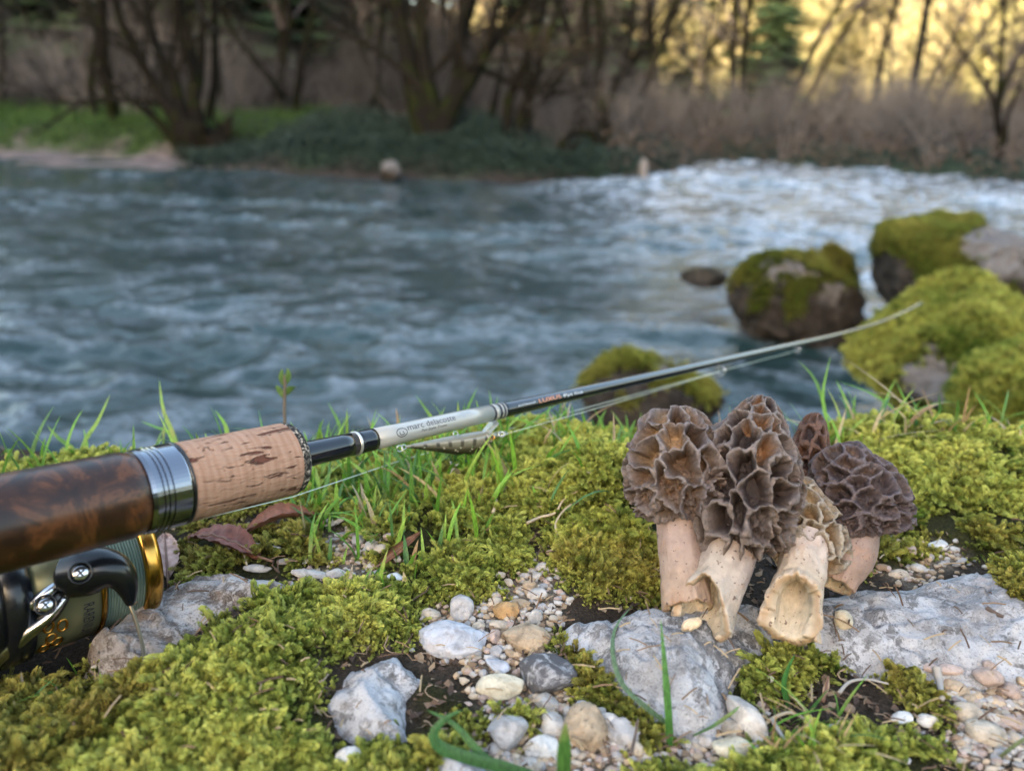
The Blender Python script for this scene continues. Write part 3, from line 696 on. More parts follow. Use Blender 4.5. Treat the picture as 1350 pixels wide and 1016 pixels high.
_pk = [0]
PEB_XY = []
def pebble(px, py, w, h, colr, label=None, rot=0, mat=None, ang=.45, rough=0, flat=.75, group=None, mesh=None, sub=4, name='pebble'):
    """a stone that measures w x h picture pixels across where it lies"""
    _pk[0] += 1; r = np.random.default_rng(700+_pk[0])
    p = on_surf(px, py); dpt = float(np.dot(p-CAM, _f)); a = w*dpt/F/2; b = h*dpt/F/2
    g = np.array([a*1.0, b*1.12, b*flat])
    if mesh is None: mesh = pebble_mesh(900+_pk[0], sub, ang, rough).mesh(name, mat or m_peb)
    o = link(bpy.data.objects.new(name, mesh))
    base = np.array([p[0], p[1], float(surf_h(p[0], p[1]+b*.2)[0])])
    o.location = (base[0], base[1]+b*.25, base[2]+g[2]*.44)
    o.scale = g; o.rotation_euler = (r.normal()*.12, r.normal()*.12, math.radians(rot))
    cc = np.array(PAL[colr])*r.uniform(.92, 1.08); o.color = (*cc, 1)
    PEB_XY.append((base[0], base[1], max(a, b)))
    setp(o, label or f'small {colr} pebble', 'pebble', group); return o
G1 = 'pebbles in the gully between moss and slab'
big = [
 (596,853,100,60,'blue','large smooth bluish-white stone left of the pebble gully',-8,.3,0,.62), (720,905,84,62,'grey','dark grey lichen-mottled stone in the middle of the pebble gully',-20,.3,0,.8),
 (694,850,66,46,'tan','oval tan pebble with a pitted top above the dark stone',-12,.25,.4,.8), (668,812,38,28,'orange','rough orange pebble behind the oval tan one',0,.3,1,.85),
 (608,812,36,38,'grey','rounded triangular grey pebble beside the moss edge',30,.4,0,.9), (567,815,28,20,'beige','beige pebble tucked into moss above the bluish-white stone',0,.4,0,.8),
 (708,788,28,20,'pale','pale pebble at the left tip of the slab',0,.5,0,.8), (699,777,25,19,'tan','smooth brownish pebble touching the moss behind the pale one',0,.2,0,.9),
 (707,762,18,13,'pale','small pale pebble furthest up the gully but one',0,.4,0,.8), (714,750,19,12,'pale','small pinkish-white pebble at the very top of the gully',0,.4,0,.8),
 (658,913,66,40,'cream','smooth cream oval pebble in front of the dark stone',-6,.15,0,.8), (719,934,36,30,'pale','pale angular pebble just below the dark stone',10,.7,0,.85),
 (765,936,23,19,'blue','little bluish angular pebble right of the dark stone',15,.7,0,.8), (747,943,13,17,'pale','tiny pale pebble between two bigger ones below the dark stone',0,.4,0,.9),
 (789,945,26,20,'pale','whitish pebble at the foot of the slab',-15,.4,0,.85), (802,960,30,28,'pale','rounded pale pebble right of the rough round one',-30,.3,0,.9),
 (772,974,62,60,'tan','rough round tan pebble with a grainy surface at the lower edge',0,.15,1,.95), (727,965,36,34,'pale','blocky pale pebble left of the rough round one',0,.6,0,.9),
 (822,974,50,36,'grey','flat grey-white pebble right of the rough round one',-15,.5,0,.75), (838,991,20,24,'beige','small beige pebble in front of the flat grey-white one',20,.4,0,.9),
 (670,976,58,48,'grey','large angular grey-white stone at the lower edge left of the pebbles',25,.8,0,.85), (717,992,50,32,'white','knobbly white stone in front of the blocky pebble',-10,.7,0,.8),
 (694,1009,32,17,'pale','flat pale pebble cut by the lower picture edge',0,.4,0,.7), (656,990,34,20,'grey','grey pebble pressed against the large angular stone',10,.6,0,.7),
 (652,798,22,15,'beige','beige pebble at the back left of the gully',0,.4,0,.8), (686,800,30,18,'tan','light tan pebble behind the rough orange one',-10,.4,0,.8),
 (706,819,20,22,'pale','pale upright pebble touching the left end of the slab',-20,.5,0,.9), (658,828,28,18,'beige','smooth beige pebble in front of the rough orange one',0,.3,0,.8),
 (652,845,16,24,'pink','upright pinkish pebble left of the oval tan one',0,.5,0,.9), (655,863,19,17,'grey','grey pebble under the upright pinkish one',0,.5,0,.8),
 (655,881,36,24,'blue','flat bluish pebble between the cream oval and the bluish-white stone',-15,.6,0,.6), (631,828,19,15,'beige','beige pebble leaning on the bluish-white stone',0,.5,0,.8),
 (714,845,24,16,'beige','beige sliver pebble on the right flank of the oval tan one',-40,.5,0,.7), (640,842,15,14,'grey','small grey pebble beside the upright pinkish one',0,.5,0,.8),
 (986,962,36,74,'pale','long pale finger-shaped stone standing below the slab',18,.3,0,.6), (965,969,26,26,'beige','brownish angular pebble left of the finger-shaped stone',0,.7,0,.9),
 (968,994,58,36,'cream','chunky cream stone at the lower edge in front of the finger-shaped one',0,.6,0,.8), (930,983,28,20,'grey','grey pebble in the moss left of the chunky cream stone',0,.4,0,.8), (957,957,24,16,'blue','bluish pebble behind the finger-shaped stone',0,.6,0,.8),
 (1190,951,30,20,'white','white chipped pebble on the soil right of the grass tuft',-10,.9,0,.75), (1223,954,28,20,'white','round-topped white pebble next to the chipped one',0,.5,0,.85),
 (1300,974,58,38,'beige','large smooth beige pebble near the lower right corner',-4,.2,0,.75), (1277,949,40,34,'beige','creamy brown pebble behind the large beige one',-10,.5,0,.85),
 (1260,912,36,24,'tan','tan split pebble on the right beside the grey stub of straw',-20,.7,0,.7), (1303,904,38,30,'pink','pinkish-brown pebble at the right among gravel',-20,.4,0,.8),
 (1330,918,32,28,'pink','rounded pinkish-grey pebble at the right picture edge',0,.3,0,.85), (1303,881,20,15,'pink','small mauve pebble against the slab edge at the right',0,.4,0,.8), (1210,893,18,17,'beige','beige pebble at the slab edge beside the moss strip',0,.4,0,.9),
 (1225,884,24,13,'pink','flat pinkish pebble wedged under the slab edge',-5,.4,0,.7), (1252,889,36,20,'pink','large flat mauve pebble lying along the slab edge',0,.4,0,.7), (1334,958,36,24,'pink','grey-pink pebble in the bottom right gravel',0,.4,0,.8),
 (1015,898,13,11,'white','tiny white pebble caught in the moss clump below the slab',0,.4,0,.9), (1120,937,19,14,'brown','brown crumbly pebble on the dark soil',0,.6,1,.8), (1193,1003,16,14,'blue','bluish pebble in the moss at the lower right edge',0,.4,0,.8), (1157,1011,22,14,'beige','beige pebble at the lower edge right of the grass tuft',0,.4,0,.8),
 (1238,723,28,19,'white','whitish flat stone on the moss behind the slab',10,.6,0,.65), (1260,727,14,11,'pale','small pale stone next to the whitish flat one',0,.4,0,.8), (1185,759,32,18,'beige','beige slab-like stone on the back edge of the slab',12,.7,0,.6),
 (1210,751,24,16,'pale','pale stone behind the beige one on the slab edge',8,.6,0,.7), (1202,729,18,14,'pink','pinkish pebble behind the dark morel',0,.4,0,.85), (1181,720,15,10,'grey','grey pebble at the foot of the dark morel cap',0,.4,0,.8),
 (1162,750,18,12,'brown','brown pebble beside the dark morel stem',10,.5,0,.8), (1150,740,16,12,'brown','dark brown pebble touching the dark morel stem',0,.5,0,.8),
 (1111,823,26,27,'cream','round cream pebble alone on the bare slab',0,.25,0,.92),
 (412,761,58,20,'pale','long pale stone at the back of the moss near the cork grip',2,.5,0,.7), (443,760,28,17,'pale','rounded pale stone at the end of the long one',-8,.4,0,.8), (520,767,25,19,'white','white angular pebble in the moss in front of the curled leaf',25,.8,0,.85),
 (492,758,17,11,'pale','small pale pebble left of the white angular one',0,.4,0,.8), (604,797,22,14,'pale','pale pebble sunk in the moss above the triangular one',0,.4,0,.8), (729,730,24,11,'tan','tan flat pebble under the tawny moss cushion',-4,.5,0,.7),
 (472,716,20,16,'grey','grey pebble behind the curled leaf',0,.4,0,.85), (490,724,20,15,'pale','pale pebble just behind the curled leaf',0,.4,0,.85), (503,728,22,16,'beige','beige pebble above the tip of the curled leaf',0,.4,0,.85),
 (513,711,19,13,'pink','pinkish pebble furthest behind the curled leaf',0,.4,0,.85), (494,712,14,11,'pale','little pale pebble in the cluster behind the curled leaf',0,.4,0,.85), (440,690,36,17,'pale','pale flat stone among grass right of the red leaf',15,.6,0,.6), (483,668,22,18,'pale','whitish stone in the grass behind the cluster of pebbles',20,.6,0,.7),
 (460,1004,38,26,'white','whitish pebble in the moss at the lower edge',10,.6,0,.85), (262,868,8,12,'white','tiny white stone in the moss below the reel',0,.4,0,.9), (124,880,10,8,'white','tiny white crumb in the moss in the shade of the reel',0,.4,0,.9),
 (340,752,40,13,'pale','flat pale stone at the back of the brown-stained rock',3,.5,0,.6), (375,742,26,11,'grey','flat grey stone behind the brown-stained rock',0,.5,0,.6),
]
for b in big:
    x, y, w, h, colr, lab, rot, ang, rough, fl = b
    mt = m_darkst if 'lichen-mottled' in lab else (m_rough if rough else None)
    pebble(x, y, w, h, colr, lab, rot, mt, ang, rough, fl, sub=5 if w > 45 else 4)
SM = [pebble_mesh(1500+i, 3, .5).mesh('pebble', m_peb) for i in range(14)]
GR = [('the pebble gully between moss and slab', G1, (640,745,860,1010), 70, 8, 15), ('the gravel at the lower right corner', 'pebbles of the lower right gravel', (1195,885,1350,1010), 85, 8, 20),
      ('the pebble patch behind the curled leaf', 'pebbles behind the curled leaf', (385,690,560,775), 26, 7, 14), ('the foot of the finger-shaped stone', 'pebbles by the finger-shaped stone', (905,930,1010,1012), 18, 8, 15),
      ('the moss behind the dark morel', 'pebbles behind the dark morel', (1140,712,1265,775), 18, 7, 13)]
rg = np.random.default_rng(77)
for where, grp, (x0, y0, x1, y1), cnt, s0, s1 in GR:
    c = 0
    for _ in range(3000):
        if c >= cnt: break
        px, py = rg.uniform(x0, x1), rg.uniform(y0, y1); g = gnd(px, py, .003)
        if sd_any(np.array([g[0]]), np.array([g[1]]), GRAVEL_W)[0] < 0: continue
        if sd_any(np.array([g[0]]), np.array([g[1]]), list(ROCK_W.values()))[0] > .003: continue
        w = rg.uniform(s0, s1); a = w*np.dot(g-CAM, _f)/F/2
        if any((g[0]-q[0])**2+(g[1]-q[1])**2 < (.8*(a+q[2]))**2 for q in PEB_XY): continue
        pebble(px, py, w, w*rg.uniform(.62, .9), rg.choice(['pale', 'beige', 'pink', 'grey', 'tan', 'beige', 'pale']), 'small rounded pebble among the many lying in '+where, rg.uniform(-60, 60), mesh=SM[c % len(SM)], flat=rg.uniform(.6, .9), group=grp); c += 1
# grit: the grains too fine to count
v, f = ICO[1]; mb = MB(); k = 0
while k < 5200:
    px, py = rg.uniform(380, 1420), rg.uniform(690, 1060); g = gnd(px, py, .002); gx_, gy_ = np.array([g[0]]), np.array([g[1]])
    if sd_any(gx_, gy_, GRAVEL_W)[0] < rg.normal()*.004-.001: k += .25; continue
    s = rg.uniform(.0006, .0017); z0 = ground_h(gx_, gy_, None)[0]
    cc = np.array(PAL[rg.choice(['pale', 'beige', 'pink', 'tan', 'brown', 'grey'])])*rg.uniform(.7, 1.1)
    mb.add(v*np.array([s, s*rg.uniform(.6, 1), s*rg.uniform(.5, .9)])*(1+.2*rg.normal(size=(len(v), 1)))+[g[0], g[1], z0+s*.4], None, f, col=np.tile(cc, (len(v), 1))); k += 1
n = NT('grit'); m_grit = n.bsdf(n.attr('col').outputs[0], .85, spec=.3)
solo(mb, 'gravel', m_grit, 'fine pale grit between the pebbles', None, None, 'stuff', smooth=False, loc=np.zeros(3))

# ------------------------------------------------------------------ moss: real shoots, instanced in their thousands
n = NT('moss_shoots')
h_ = n.attr('h').outputs['Fac']; ti = n.attr('tint', True).outputs['Fac']; dr = n.attr('dry', True).outputs['Fac']
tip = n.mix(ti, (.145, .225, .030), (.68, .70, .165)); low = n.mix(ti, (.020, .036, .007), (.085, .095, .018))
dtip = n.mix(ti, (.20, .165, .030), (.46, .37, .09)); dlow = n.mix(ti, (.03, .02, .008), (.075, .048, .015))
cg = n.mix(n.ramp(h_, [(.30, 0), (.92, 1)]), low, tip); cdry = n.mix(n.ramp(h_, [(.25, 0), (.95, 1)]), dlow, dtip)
tr = n.nd('BsdfTranslucent'); fin = n.mix(dr, cg, cdry); n.put(tr.inputs[0], fin)
n.bsdf(fin, .55, spec=.3); b0_ = n.out.inputs[0].links[0].from_node
ms_ = n.nd('MixShader', {0: .32}); n.t.links.new(b0_.outputs[0], ms_.inputs[1]); n.t.links.new(tr.outputs[0], ms_.inputs[2]); n.t.links.new(ms_.outputs[0], n.out.inputs[0])
m_moss = n.m
mossc = bpy.data.collections.new('moss_shoot_kinds')
def moss_shoot(seed, hgt, lean, nl, ll, lw):
    r = np.random.default_rng(seed); mb = MB()
    t = np.linspace(0, 1, 7); a0 = r.uniform(0, 6.28); L = lean*hgt
    C = np.stack([np.cos(a0)*L*t**2, np.sin(a0)*L*t**2, hgt*(t-.28*lean*t**3)], -1)
    T = np.gradient(C, axis=0); T /= np.linalg.norm(T, axis=1)[:, None]
    for i in range(nl):
        u = (i+.5)/nl; u = .12+.88*u**.8; p = np.array([np.interp(u, t, C[:, k]) for k in range(3)]); d = np.array([np.interp(u, t, T[:, k]) for k in range(3)])
        ang = i*2.4+r.normal()*.3; e = np.array([1., 0, 0]); e -= d*np.dot(e, d); e /= np.linalg.norm(e); e2 = np.cross(d, e)
        o = np.cos(ang)*e+np.sin(ang)*e2; s = np.cross(d, o)
        spread = 1.0-.15*u+r.normal()*.15; l = ll*hgt*(.45+.75*math.sin(math.pi*(.12+.68*u)))*(1 if u < .9 else .75)*r.uniform(.8, 1.2); w = lw*l
        dir_ = o*spread+d*(.45+.35*u); dir_ /= np.linalg.norm(dir_)
        m = p+dir_*l*.55+s*0; tipp = p+dir_*l*.86+d*l*.42-o*l*.20
        V = [p, m+s*w+o*w*.25, m-o*w*.35, m-s*w+o*w*.25, tipp]
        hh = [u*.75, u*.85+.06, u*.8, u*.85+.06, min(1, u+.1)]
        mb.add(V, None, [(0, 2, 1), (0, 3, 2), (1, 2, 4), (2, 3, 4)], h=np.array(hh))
    o = bpy.data.objects.new('moss_shoot', mb.mesh('moss_shoot', m_moss, True)); mossc.objects.link(o)
KINDS = [(1, .0054, .5, 34, .25, .30), (2, .0048, .9, 30, .27, .30), (3, .0060, .8, 38, .23, .28), (4, .0042, .4, 26, .33, .34), (5, .0052, 1.3, 32, .25, .28), (6, .0046, .7, 36, .26, .22), (7, .0036, .3, 22, .40, .32)]
for kk in KINDS: moss_shoot(*kk)
def moss_nodes():
    g = bpy.data.node_groups.new('moss_scatter', 'GeometryNodeTree')
    g.interface.new_socket('Geometry', in_out='INPUT', socket_type='NodeSocketGeometry'); g.interface.new_socket('Geometry', in_out='OUTPUT', socket_type='NodeSocketGeometry')
    N = g.nodes; L = g.links
    i, o = N.new('NodeGroupInput'), N.new('NodeGroupOutput'); ci = N.new('GeometryNodeCollectionInfo'); ci.inputs[0].default_value = mossc; ci.inputs[1].default_value = True; ci.inputs[2].default_value = True
    iop = N.new('GeometryNodeInstanceOnPoints'); mp = N.new('GeometryNodeMeshToPoints')
    def na(nm, tp):
        a = N.new('GeometryNodeInputNamedAttribute'); a.data_type = tp; a.inputs[0].default_value = nm; return a.outputs[0]
    L.new(i.outputs[0], mp.inputs[0]); L.new(mp.outputs[0], iop.inputs['Points']); L.new(ci.outputs[0], iop.inputs['Instance'])
    iop.inputs['Pick Instance'].default_value = True
    L.new(na('kind', 'INT'), iop.inputs['Instance Index'])
    er = N.new('FunctionNodeEulerToRotation'); L.new(na('rot', 'FLOAT_VECTOR'), er.inputs[0]); L.new(er.outputs[0], iop.inputs['Rotation'])
    L.new(na('size', 'FLOAT'), iop.inputs['Scale']); L.new(iop.outputs[0], o.inputs[0]); return g
MOSSN = moss_nodes()
def moss_object(name, P, size, tint, dry, rot, kind, label, parent=None):
    k = len(P); me = bpy.data.meshes.new(name); off = ORG[parent.name] if parent else np.zeros(3)
    me.vertices.add(k); me.vertices.foreach_set('co', (P-off).astype(np.float32).ravel())
    for nm, tp, f_, d in (('size', 'FLOAT', 'value', size), ('tint', 'FLOAT', 'value', tint), ('dry', 'FLOAT', 'value', dry), ('rot', 'FLOAT_VECTOR', 'vector', rot)):
        me.attributes.new(nm, tp, 'POINT').data.foreach_set(f_, np.asarray(d, np.float32).ravel())
    me.attributes.new('kind', 'INT', 'POINT').data.foreach_set('value', kind.astype(np.int32))
    me.materials.append(m_moss)
    o = link(bpy.data.objects.new(name, me)); md = o.modifiers.new('shoots', 'NODES'); md.node_group = MOSSN
    if parent: o.parent = parent; ORG[o.name] = off; o['kind'] = 'stuff'
    else: setp(o, label, None, None, 'stuff')
    return o
for a_, b_, r_ in ((300, 726, .011), (272, 722, .009), (325, 728, .008), (372, 700, .009), (222, 745, .007), (530, 738, .006)): PEB_XY.append((*gnd(a_, b_)[:2], r_))
rg = np.random.default_rng(5)
NP = 760000
x = rg.uniform(-.40, .58, NP); y = rg.uniform(.085, .47, NP)
px_, py_, _ = proj(x, y, .006); vis = (px_ > -120) & (px_ < 1480) & (py_ > 520) & (py_ < 1130) & (y < bank_edge(x)+.035); x, y = x[vis], y[vis]; NP = len(x)
s = sd_any(x, y, MOSS_W); rk = sd_any(x, y, list(ROCK_W.values()))
# moss may creep over the rims of the rocks
cl = fbm(x*60, y*60, 3.3, 3); big_ = fbm(x*19, y*19, 8.3, 3)
onrock = rk > .004
px_, py_, _ = proj(x, y, .006)
dens = sstep(-.006, .004, s+.006*cl)*np.where(onrock & (s < .004), .0, 1)*sstep(-.44, -.04, big_+.55*cl)
vis = (px_ > -120) & (px_ < 1480) & (py_ > 520) & (py_ < 1130) & (y < bank_edge(x)+.035)
for q in PEB_XY: dens = np.where((x-q[0])**2+(y-q[1]-q[2]*.2)**2 < (q[2]*.92)**2, 0, dens)
# far moss needs fewer shoots than the moss right in front of the lens
dens *= np.clip(1.25-y*1.1, .55, 1)
keep = vis & (rg.random(NP) < dens); x, y, s, cl, big_ = x[keep], y[keep], s[keep], cl[keep], big_[keep]
z = surf_h(x, y); k = len(x)
px_, py_, _ = proj(x, y, z)
DRYP = [[(545,888),(640,925),(640,955),(600,962),(540,950)], [(735,835),(790,872),(835,922),(885,958),(855,988),(800,950),(738,870)], [(760,725),(880,715),(900,760),(900,785),(780,785),(735,740)], [(225,690),(430,690),(430,750),(230,750)], [(1150,868),(1235,900),(1262,945),(1180,905)], [(1290,745),(1700,745),(1700,860),(1285,850)], [(1190,680),(1700,690),(1700,740),(1200,720)], [(1100,700),(1180,700),(1230,720),(1180,745),(1120,745)], [(-200,880),(200,880),(230,920),(120,1016),(-200,1200)]]
dd = np.full(k, -99.)
for P in DRYP: dd = np.maximum(dd, sdpoly(px_, py_, P))
dry = np.clip(.05+.45*sstep(.15, .5, fbm(x*33, y*33, 14.3, 3))+.72*sstep(-15, 25, dd)+.55*cl+.35*big_-.1, 0, 1)*rg.uniform(.6, 1.1, k)
tint = np.clip(.60+.60*big_+.75*cl+rg.normal(size=k)*.16-.12*sstep(-15, 25, dd), 0, 1)
size = np.clip(np.exp(rg.normal(size=k)*.30-.14)*(1+.35*cl), .38, 1.7)*(.55+.45*sstep(-.002, .012, s))
rot = np.stack([rg.normal(size=k)*.35, rg.normal(size=k)*.35, rg.uniform(0, 6.28, k)], -1)
# the same carpet goes on, in looser cushions, over the bank round about
k2 = 90000; xo = rg.uniform(-1.0, 1.6, k2); yo = rg.uniform(-.55, 1.2, k2); pxo, pyo, co = proj(xo, yo, 0*xo)
out = ~((co > .02) & (pxo > -110) & (pxo < 1470) & (pyo > 0) & (pyo < 1125)) & (yo < bank_edge(xo)+.03) & (fbm(xo*9, yo*9, 2.5, 4) > -.18) & (sd_any(xo, yo, list(ROCK_W.values())) < 0) & (np.hypot(xo, yo) > .05)
xo, yo = xo[out], yo[out]; k2 = len(xo); x, y = np.concatenate([x, xo]), np.concatenate([y, yo]); z = np.concatenate([z, ground_h(xo, yo)])
size = np.concatenate([size, rg.uniform(1.6, 2.8, k2)]); tint = np.concatenate([tint, np.clip(.5+.6*fbm(xo*20, yo*20, 1, 3)+.15*rg.normal(size=k2), 0, 1)]); dry = np.concatenate([dry, np.clip(.15+.5*fbm(xo*8, yo*8, 6, 3), 0, 1)])
rot = np.concatenate([rot, np.stack([rg.normal(size=k2)*.35, rg.normal(size=k2)*.35, rg.uniform(0, 6.28, k2)], -1)]); k = len(x)
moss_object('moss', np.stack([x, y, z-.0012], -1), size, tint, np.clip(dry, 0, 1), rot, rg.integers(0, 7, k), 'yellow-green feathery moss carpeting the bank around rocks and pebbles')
print('moss shoots', k)

# ------------------------------------------------------------------ boulders by the water
n = NT('mossy_boulder'); p = n.pos(); mo = n.attr('mossy').outputs['Fac']
a = n.noise(p, 18, 6, .68, .5); b = n.noise(p, 75, 5, .7)
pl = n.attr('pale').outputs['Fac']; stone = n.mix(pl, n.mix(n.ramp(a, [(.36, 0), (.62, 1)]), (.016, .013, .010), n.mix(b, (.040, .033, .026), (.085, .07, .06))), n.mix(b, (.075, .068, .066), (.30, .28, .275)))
mossy = n.mix(n.noise(p, 30, 4, .6), (.022, .026, .006), (.09, .10, .018))
m_bould = n.bsdf(n.mix(mo, stone, mossy), .92, spec=.2, normal=n.bump(n.math('ADD', a, n.math('MULTIPLY', b, .6)), 1.0, .02))
def boulder(c, r, seed, label, bare, dark=0, tuft=0, tintr=(.3, .9), dryr=.3, name='mossy_boulder', cut=.35):
    v, f = ICO[6]; rgb = np.random.default_rng(seed); P = v.copy()
    for _ in range(16):
        nn = rgb.normal(size=3); nn /= np.linalg.norm(nn); kk = P@nn-rgb.uniform(.56, .86); P -= np.where(kk > 0, kk*.90, 0)[:, None]*nn
    P *= (1-.05*np.clip(1-np.abs(fbm(v[:, 0]*2.2+seed, v[:, 1]*2.2, v[:, 2]*2.2, 3))*9, 0, 1)+.14*fbm(v[:, 0]*1.4+seed, v[:, 1]*1.4, v[:, 2]*1.4, 4)+.085*fbm(v[:, 0]*4+seed, v[:, 1]*4, v[:, 2]*4, 4)+.012*fbm(v[:, 0]*18, v[:, 1]*18+seed, v[:, 2]*18, 3))[:, None]
    P = P*np.asarray(r)+np.asarray(c)
    up = v[:, 2]*.75+.5*fbm(v[:, 0]*2+seed, v[:, 1]*2, v[:, 2]*2, 3); mossy = sstep(cut-.25, cut+.15, up)*(1-dark)
    px, py, _ = proj(P[:, 0], P[:, 1], P[:, 2])
    tear = fbm(v[:, 0]*6+seed, v[:, 1]*6, v[:, 2]*6, 4); mossy *= 1-.95*sstep(.30, .52, tear)
    pale = np.zeros(len(v))
    for q in bare: k_ = sstep(-9, 9, sdpoly(px, py, q)+22*tear); mossy *= 1-k_; pale = np.maximum(pale, k_)
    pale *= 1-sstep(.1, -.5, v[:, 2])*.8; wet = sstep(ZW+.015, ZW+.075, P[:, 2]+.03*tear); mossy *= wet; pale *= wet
    t = thing(name, (c[0], c[1], c[2]-r[2]), label, 'boulder')
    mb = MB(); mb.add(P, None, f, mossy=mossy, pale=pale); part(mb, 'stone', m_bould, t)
    if tuft:
        tri = P[f]; nr = np.cross(tri[:, 1]-tri[:, 0], tri[:, 2]-tri[:, 0]); ar = np.linalg.norm(nr, axis=1)/2; nr /= ar[:, None]*2+1e-12
        w = ar*mossy[f].mean(1)*(nr@(_f) < .35); pk = rgb.choice(len(f), tuft, p=w/w.sum()); u_ = rgb.random((tuft, 2)); u_ = np.where(u_.sum(1, keepdims=True) > 1, 1-u_, u_)
        Q = tri[pk, 0]+u_[:, :1]*(tri[pk, 1]-tri[pk, 0])+u_[:, 1:]*(tri[pk, 2]-tri[pk, 0]); nn = nr[pk]
        rot = np.array([Vector(a_).to_track_quat('Z', 'Y').to_euler()[:] for a_ in nn]); rot += rgb.normal(size=rot.shape)*.25
        bigv = fbm(Q[:, 0]*9, Q[:, 1]*9, Q[:, 2]*9, 3)
        moss_object('moss_cover', Q, rgb.uniform(1.6, 3.2, tuft), np.clip(tintr[0]+(tintr[1]-tintr[0])*(.42+1.6*bigv+.2*rgb.normal(size=tuft)), 0, 1), np.clip(dryr+.4*rgb.normal(size=tuft)*.4+bigv*.3, 0, 1), rot, rgb.integers(0, 7, tuft), None, t)
    return t
def bpos(x0, y0, x1, y1, d, bottom=None):
    a = pix((x0+x1)/2, (y0+y1)/2, d); return a, (x1-x0)*d/F/2, (y1-y0)*d/F/2
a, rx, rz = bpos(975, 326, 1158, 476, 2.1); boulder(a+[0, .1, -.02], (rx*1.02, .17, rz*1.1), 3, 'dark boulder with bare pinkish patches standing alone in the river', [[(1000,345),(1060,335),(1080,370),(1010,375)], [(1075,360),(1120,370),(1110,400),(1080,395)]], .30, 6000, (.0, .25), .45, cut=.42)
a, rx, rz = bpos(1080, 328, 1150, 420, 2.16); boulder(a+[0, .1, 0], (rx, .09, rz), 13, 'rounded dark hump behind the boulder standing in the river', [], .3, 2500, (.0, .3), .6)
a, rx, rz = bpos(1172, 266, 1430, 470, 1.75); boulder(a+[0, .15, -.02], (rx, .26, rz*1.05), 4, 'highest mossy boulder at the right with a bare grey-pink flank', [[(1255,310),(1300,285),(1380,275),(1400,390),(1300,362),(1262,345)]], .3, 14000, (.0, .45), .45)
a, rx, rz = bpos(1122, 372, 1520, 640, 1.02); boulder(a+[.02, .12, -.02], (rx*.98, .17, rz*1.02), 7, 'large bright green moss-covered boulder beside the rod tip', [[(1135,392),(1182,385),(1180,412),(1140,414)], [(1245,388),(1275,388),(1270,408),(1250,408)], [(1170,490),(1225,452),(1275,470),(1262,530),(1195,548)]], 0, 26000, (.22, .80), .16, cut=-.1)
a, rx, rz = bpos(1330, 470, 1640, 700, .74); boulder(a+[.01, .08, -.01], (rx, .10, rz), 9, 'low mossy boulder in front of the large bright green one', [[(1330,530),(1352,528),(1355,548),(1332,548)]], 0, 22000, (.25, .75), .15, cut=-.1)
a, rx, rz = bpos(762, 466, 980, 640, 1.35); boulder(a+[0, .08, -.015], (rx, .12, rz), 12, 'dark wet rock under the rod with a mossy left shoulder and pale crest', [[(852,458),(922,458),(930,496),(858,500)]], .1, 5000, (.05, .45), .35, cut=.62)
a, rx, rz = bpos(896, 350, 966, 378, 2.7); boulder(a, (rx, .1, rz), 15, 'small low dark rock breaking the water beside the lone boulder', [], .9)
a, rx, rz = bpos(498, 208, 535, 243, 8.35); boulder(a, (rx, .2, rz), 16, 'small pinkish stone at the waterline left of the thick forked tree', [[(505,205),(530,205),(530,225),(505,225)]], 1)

# ================================================================== FISHING ROD
def rod_pt(x):
    t = (x-W/2)/F; return pix(x, 690-.2255*x, (.077+.9*.261)/(.9-t))
R0 = rod_pt(235.0); RA = rod_pt(900.0)-R0; RA /= np.linalg.norm(RA)
def rs(x):                                   # distance along the rod (m) of picture column x
    return float(np.dot(rod_pt(x)-R0, RA))
def rp(s): return R0+RA*s
RV = -(R0-CAM); RV -= RA*np.dot(RV, RA); RV /= np.linalg.norm(RV)          # towards the lens
RU = np.cross(RV, RA); RU = RU if RU[2] > 0 else -RU                        # upward, across the rod
n = NT('burl_wood'); uvw = n.uv(); v = n.obj()
a = n.noise(n.scale(v, (1, 1, 1)), 55, 6, .65, 2.2); b = n.noise(v, 260, 4, .6, 1.0)
m_burl = n.bsdf(n.mix(n.math('MULTIPLY', b, .35), n.ramp(a, [(.36, (.003, .0015, .001)), (.48, (.020, .007, .003)), (.57, (.095, .034, .011)), (.68, (.008, .003, .002))]), (.075, .030, .010)), .36, spec=.35, coat=.18, coatr=.15)
n = NT('cork'); uvw = n.uv()
a = n.noise(n.scale(uvw, (420, 60, 1)), 1.0, 4, .6, .6); b = n.noise(n.scale(uvw, (110, 420, 1)), 1.0, 4, .65, .4); d_ = n.noise(n.scale(uvw, (75, 420, 1)), 1.0, 4, .62, .5)
wv = n.nd('TexWave', {'Scale': 1.0, 'Distortion': 7.0, 'Detail': 4.0, 'Detail Scale': 1.2}, wave_type='BANDS', bands_direction='X'); n.put(wv.inputs['Vector'], n.scale(uvw, (120, 40, 1)))
crk = n.ramp(d_, [(.36, 1), (.41, 0)]); pit = n.ramp(n.noise(n.scale(uvw, (300, 700, 1)), 1.0, 2, .5), [(.26, 1), (.32, 0)])
mark = n.math('MAXIMUM', crk, n.math('MULTIPLY', pit, .8))
c = n.mix(a, (.20, .10, .06), (.43, .265, .185)); c = n.mix(n.math('MULTIPLY', wv.outputs[0], .22), c, (.50, .35, .26)); c = n.mix(n.math('MULTIPLY', mark, .9), c, (.09, .028, .018))
m_cork = n.bsdf(c, .85, spec=.2, normal=n.bump(n.math('SUBTRACT', n.math('MULTIPLY', b, .5), mark), 1.0, .0016))
n = NT('rubber_cork'); v = n.obj(); vv = n.vor(v, 1300)
m_rubc = n.bsdf(n.ramp(vv.outputs['Color'], [(.25, (.02, .018, .016)), (.5, (.10, .085, .07)), (.75, (.40, .33, .26))], 'CONSTANT'), .8, spec=.2)
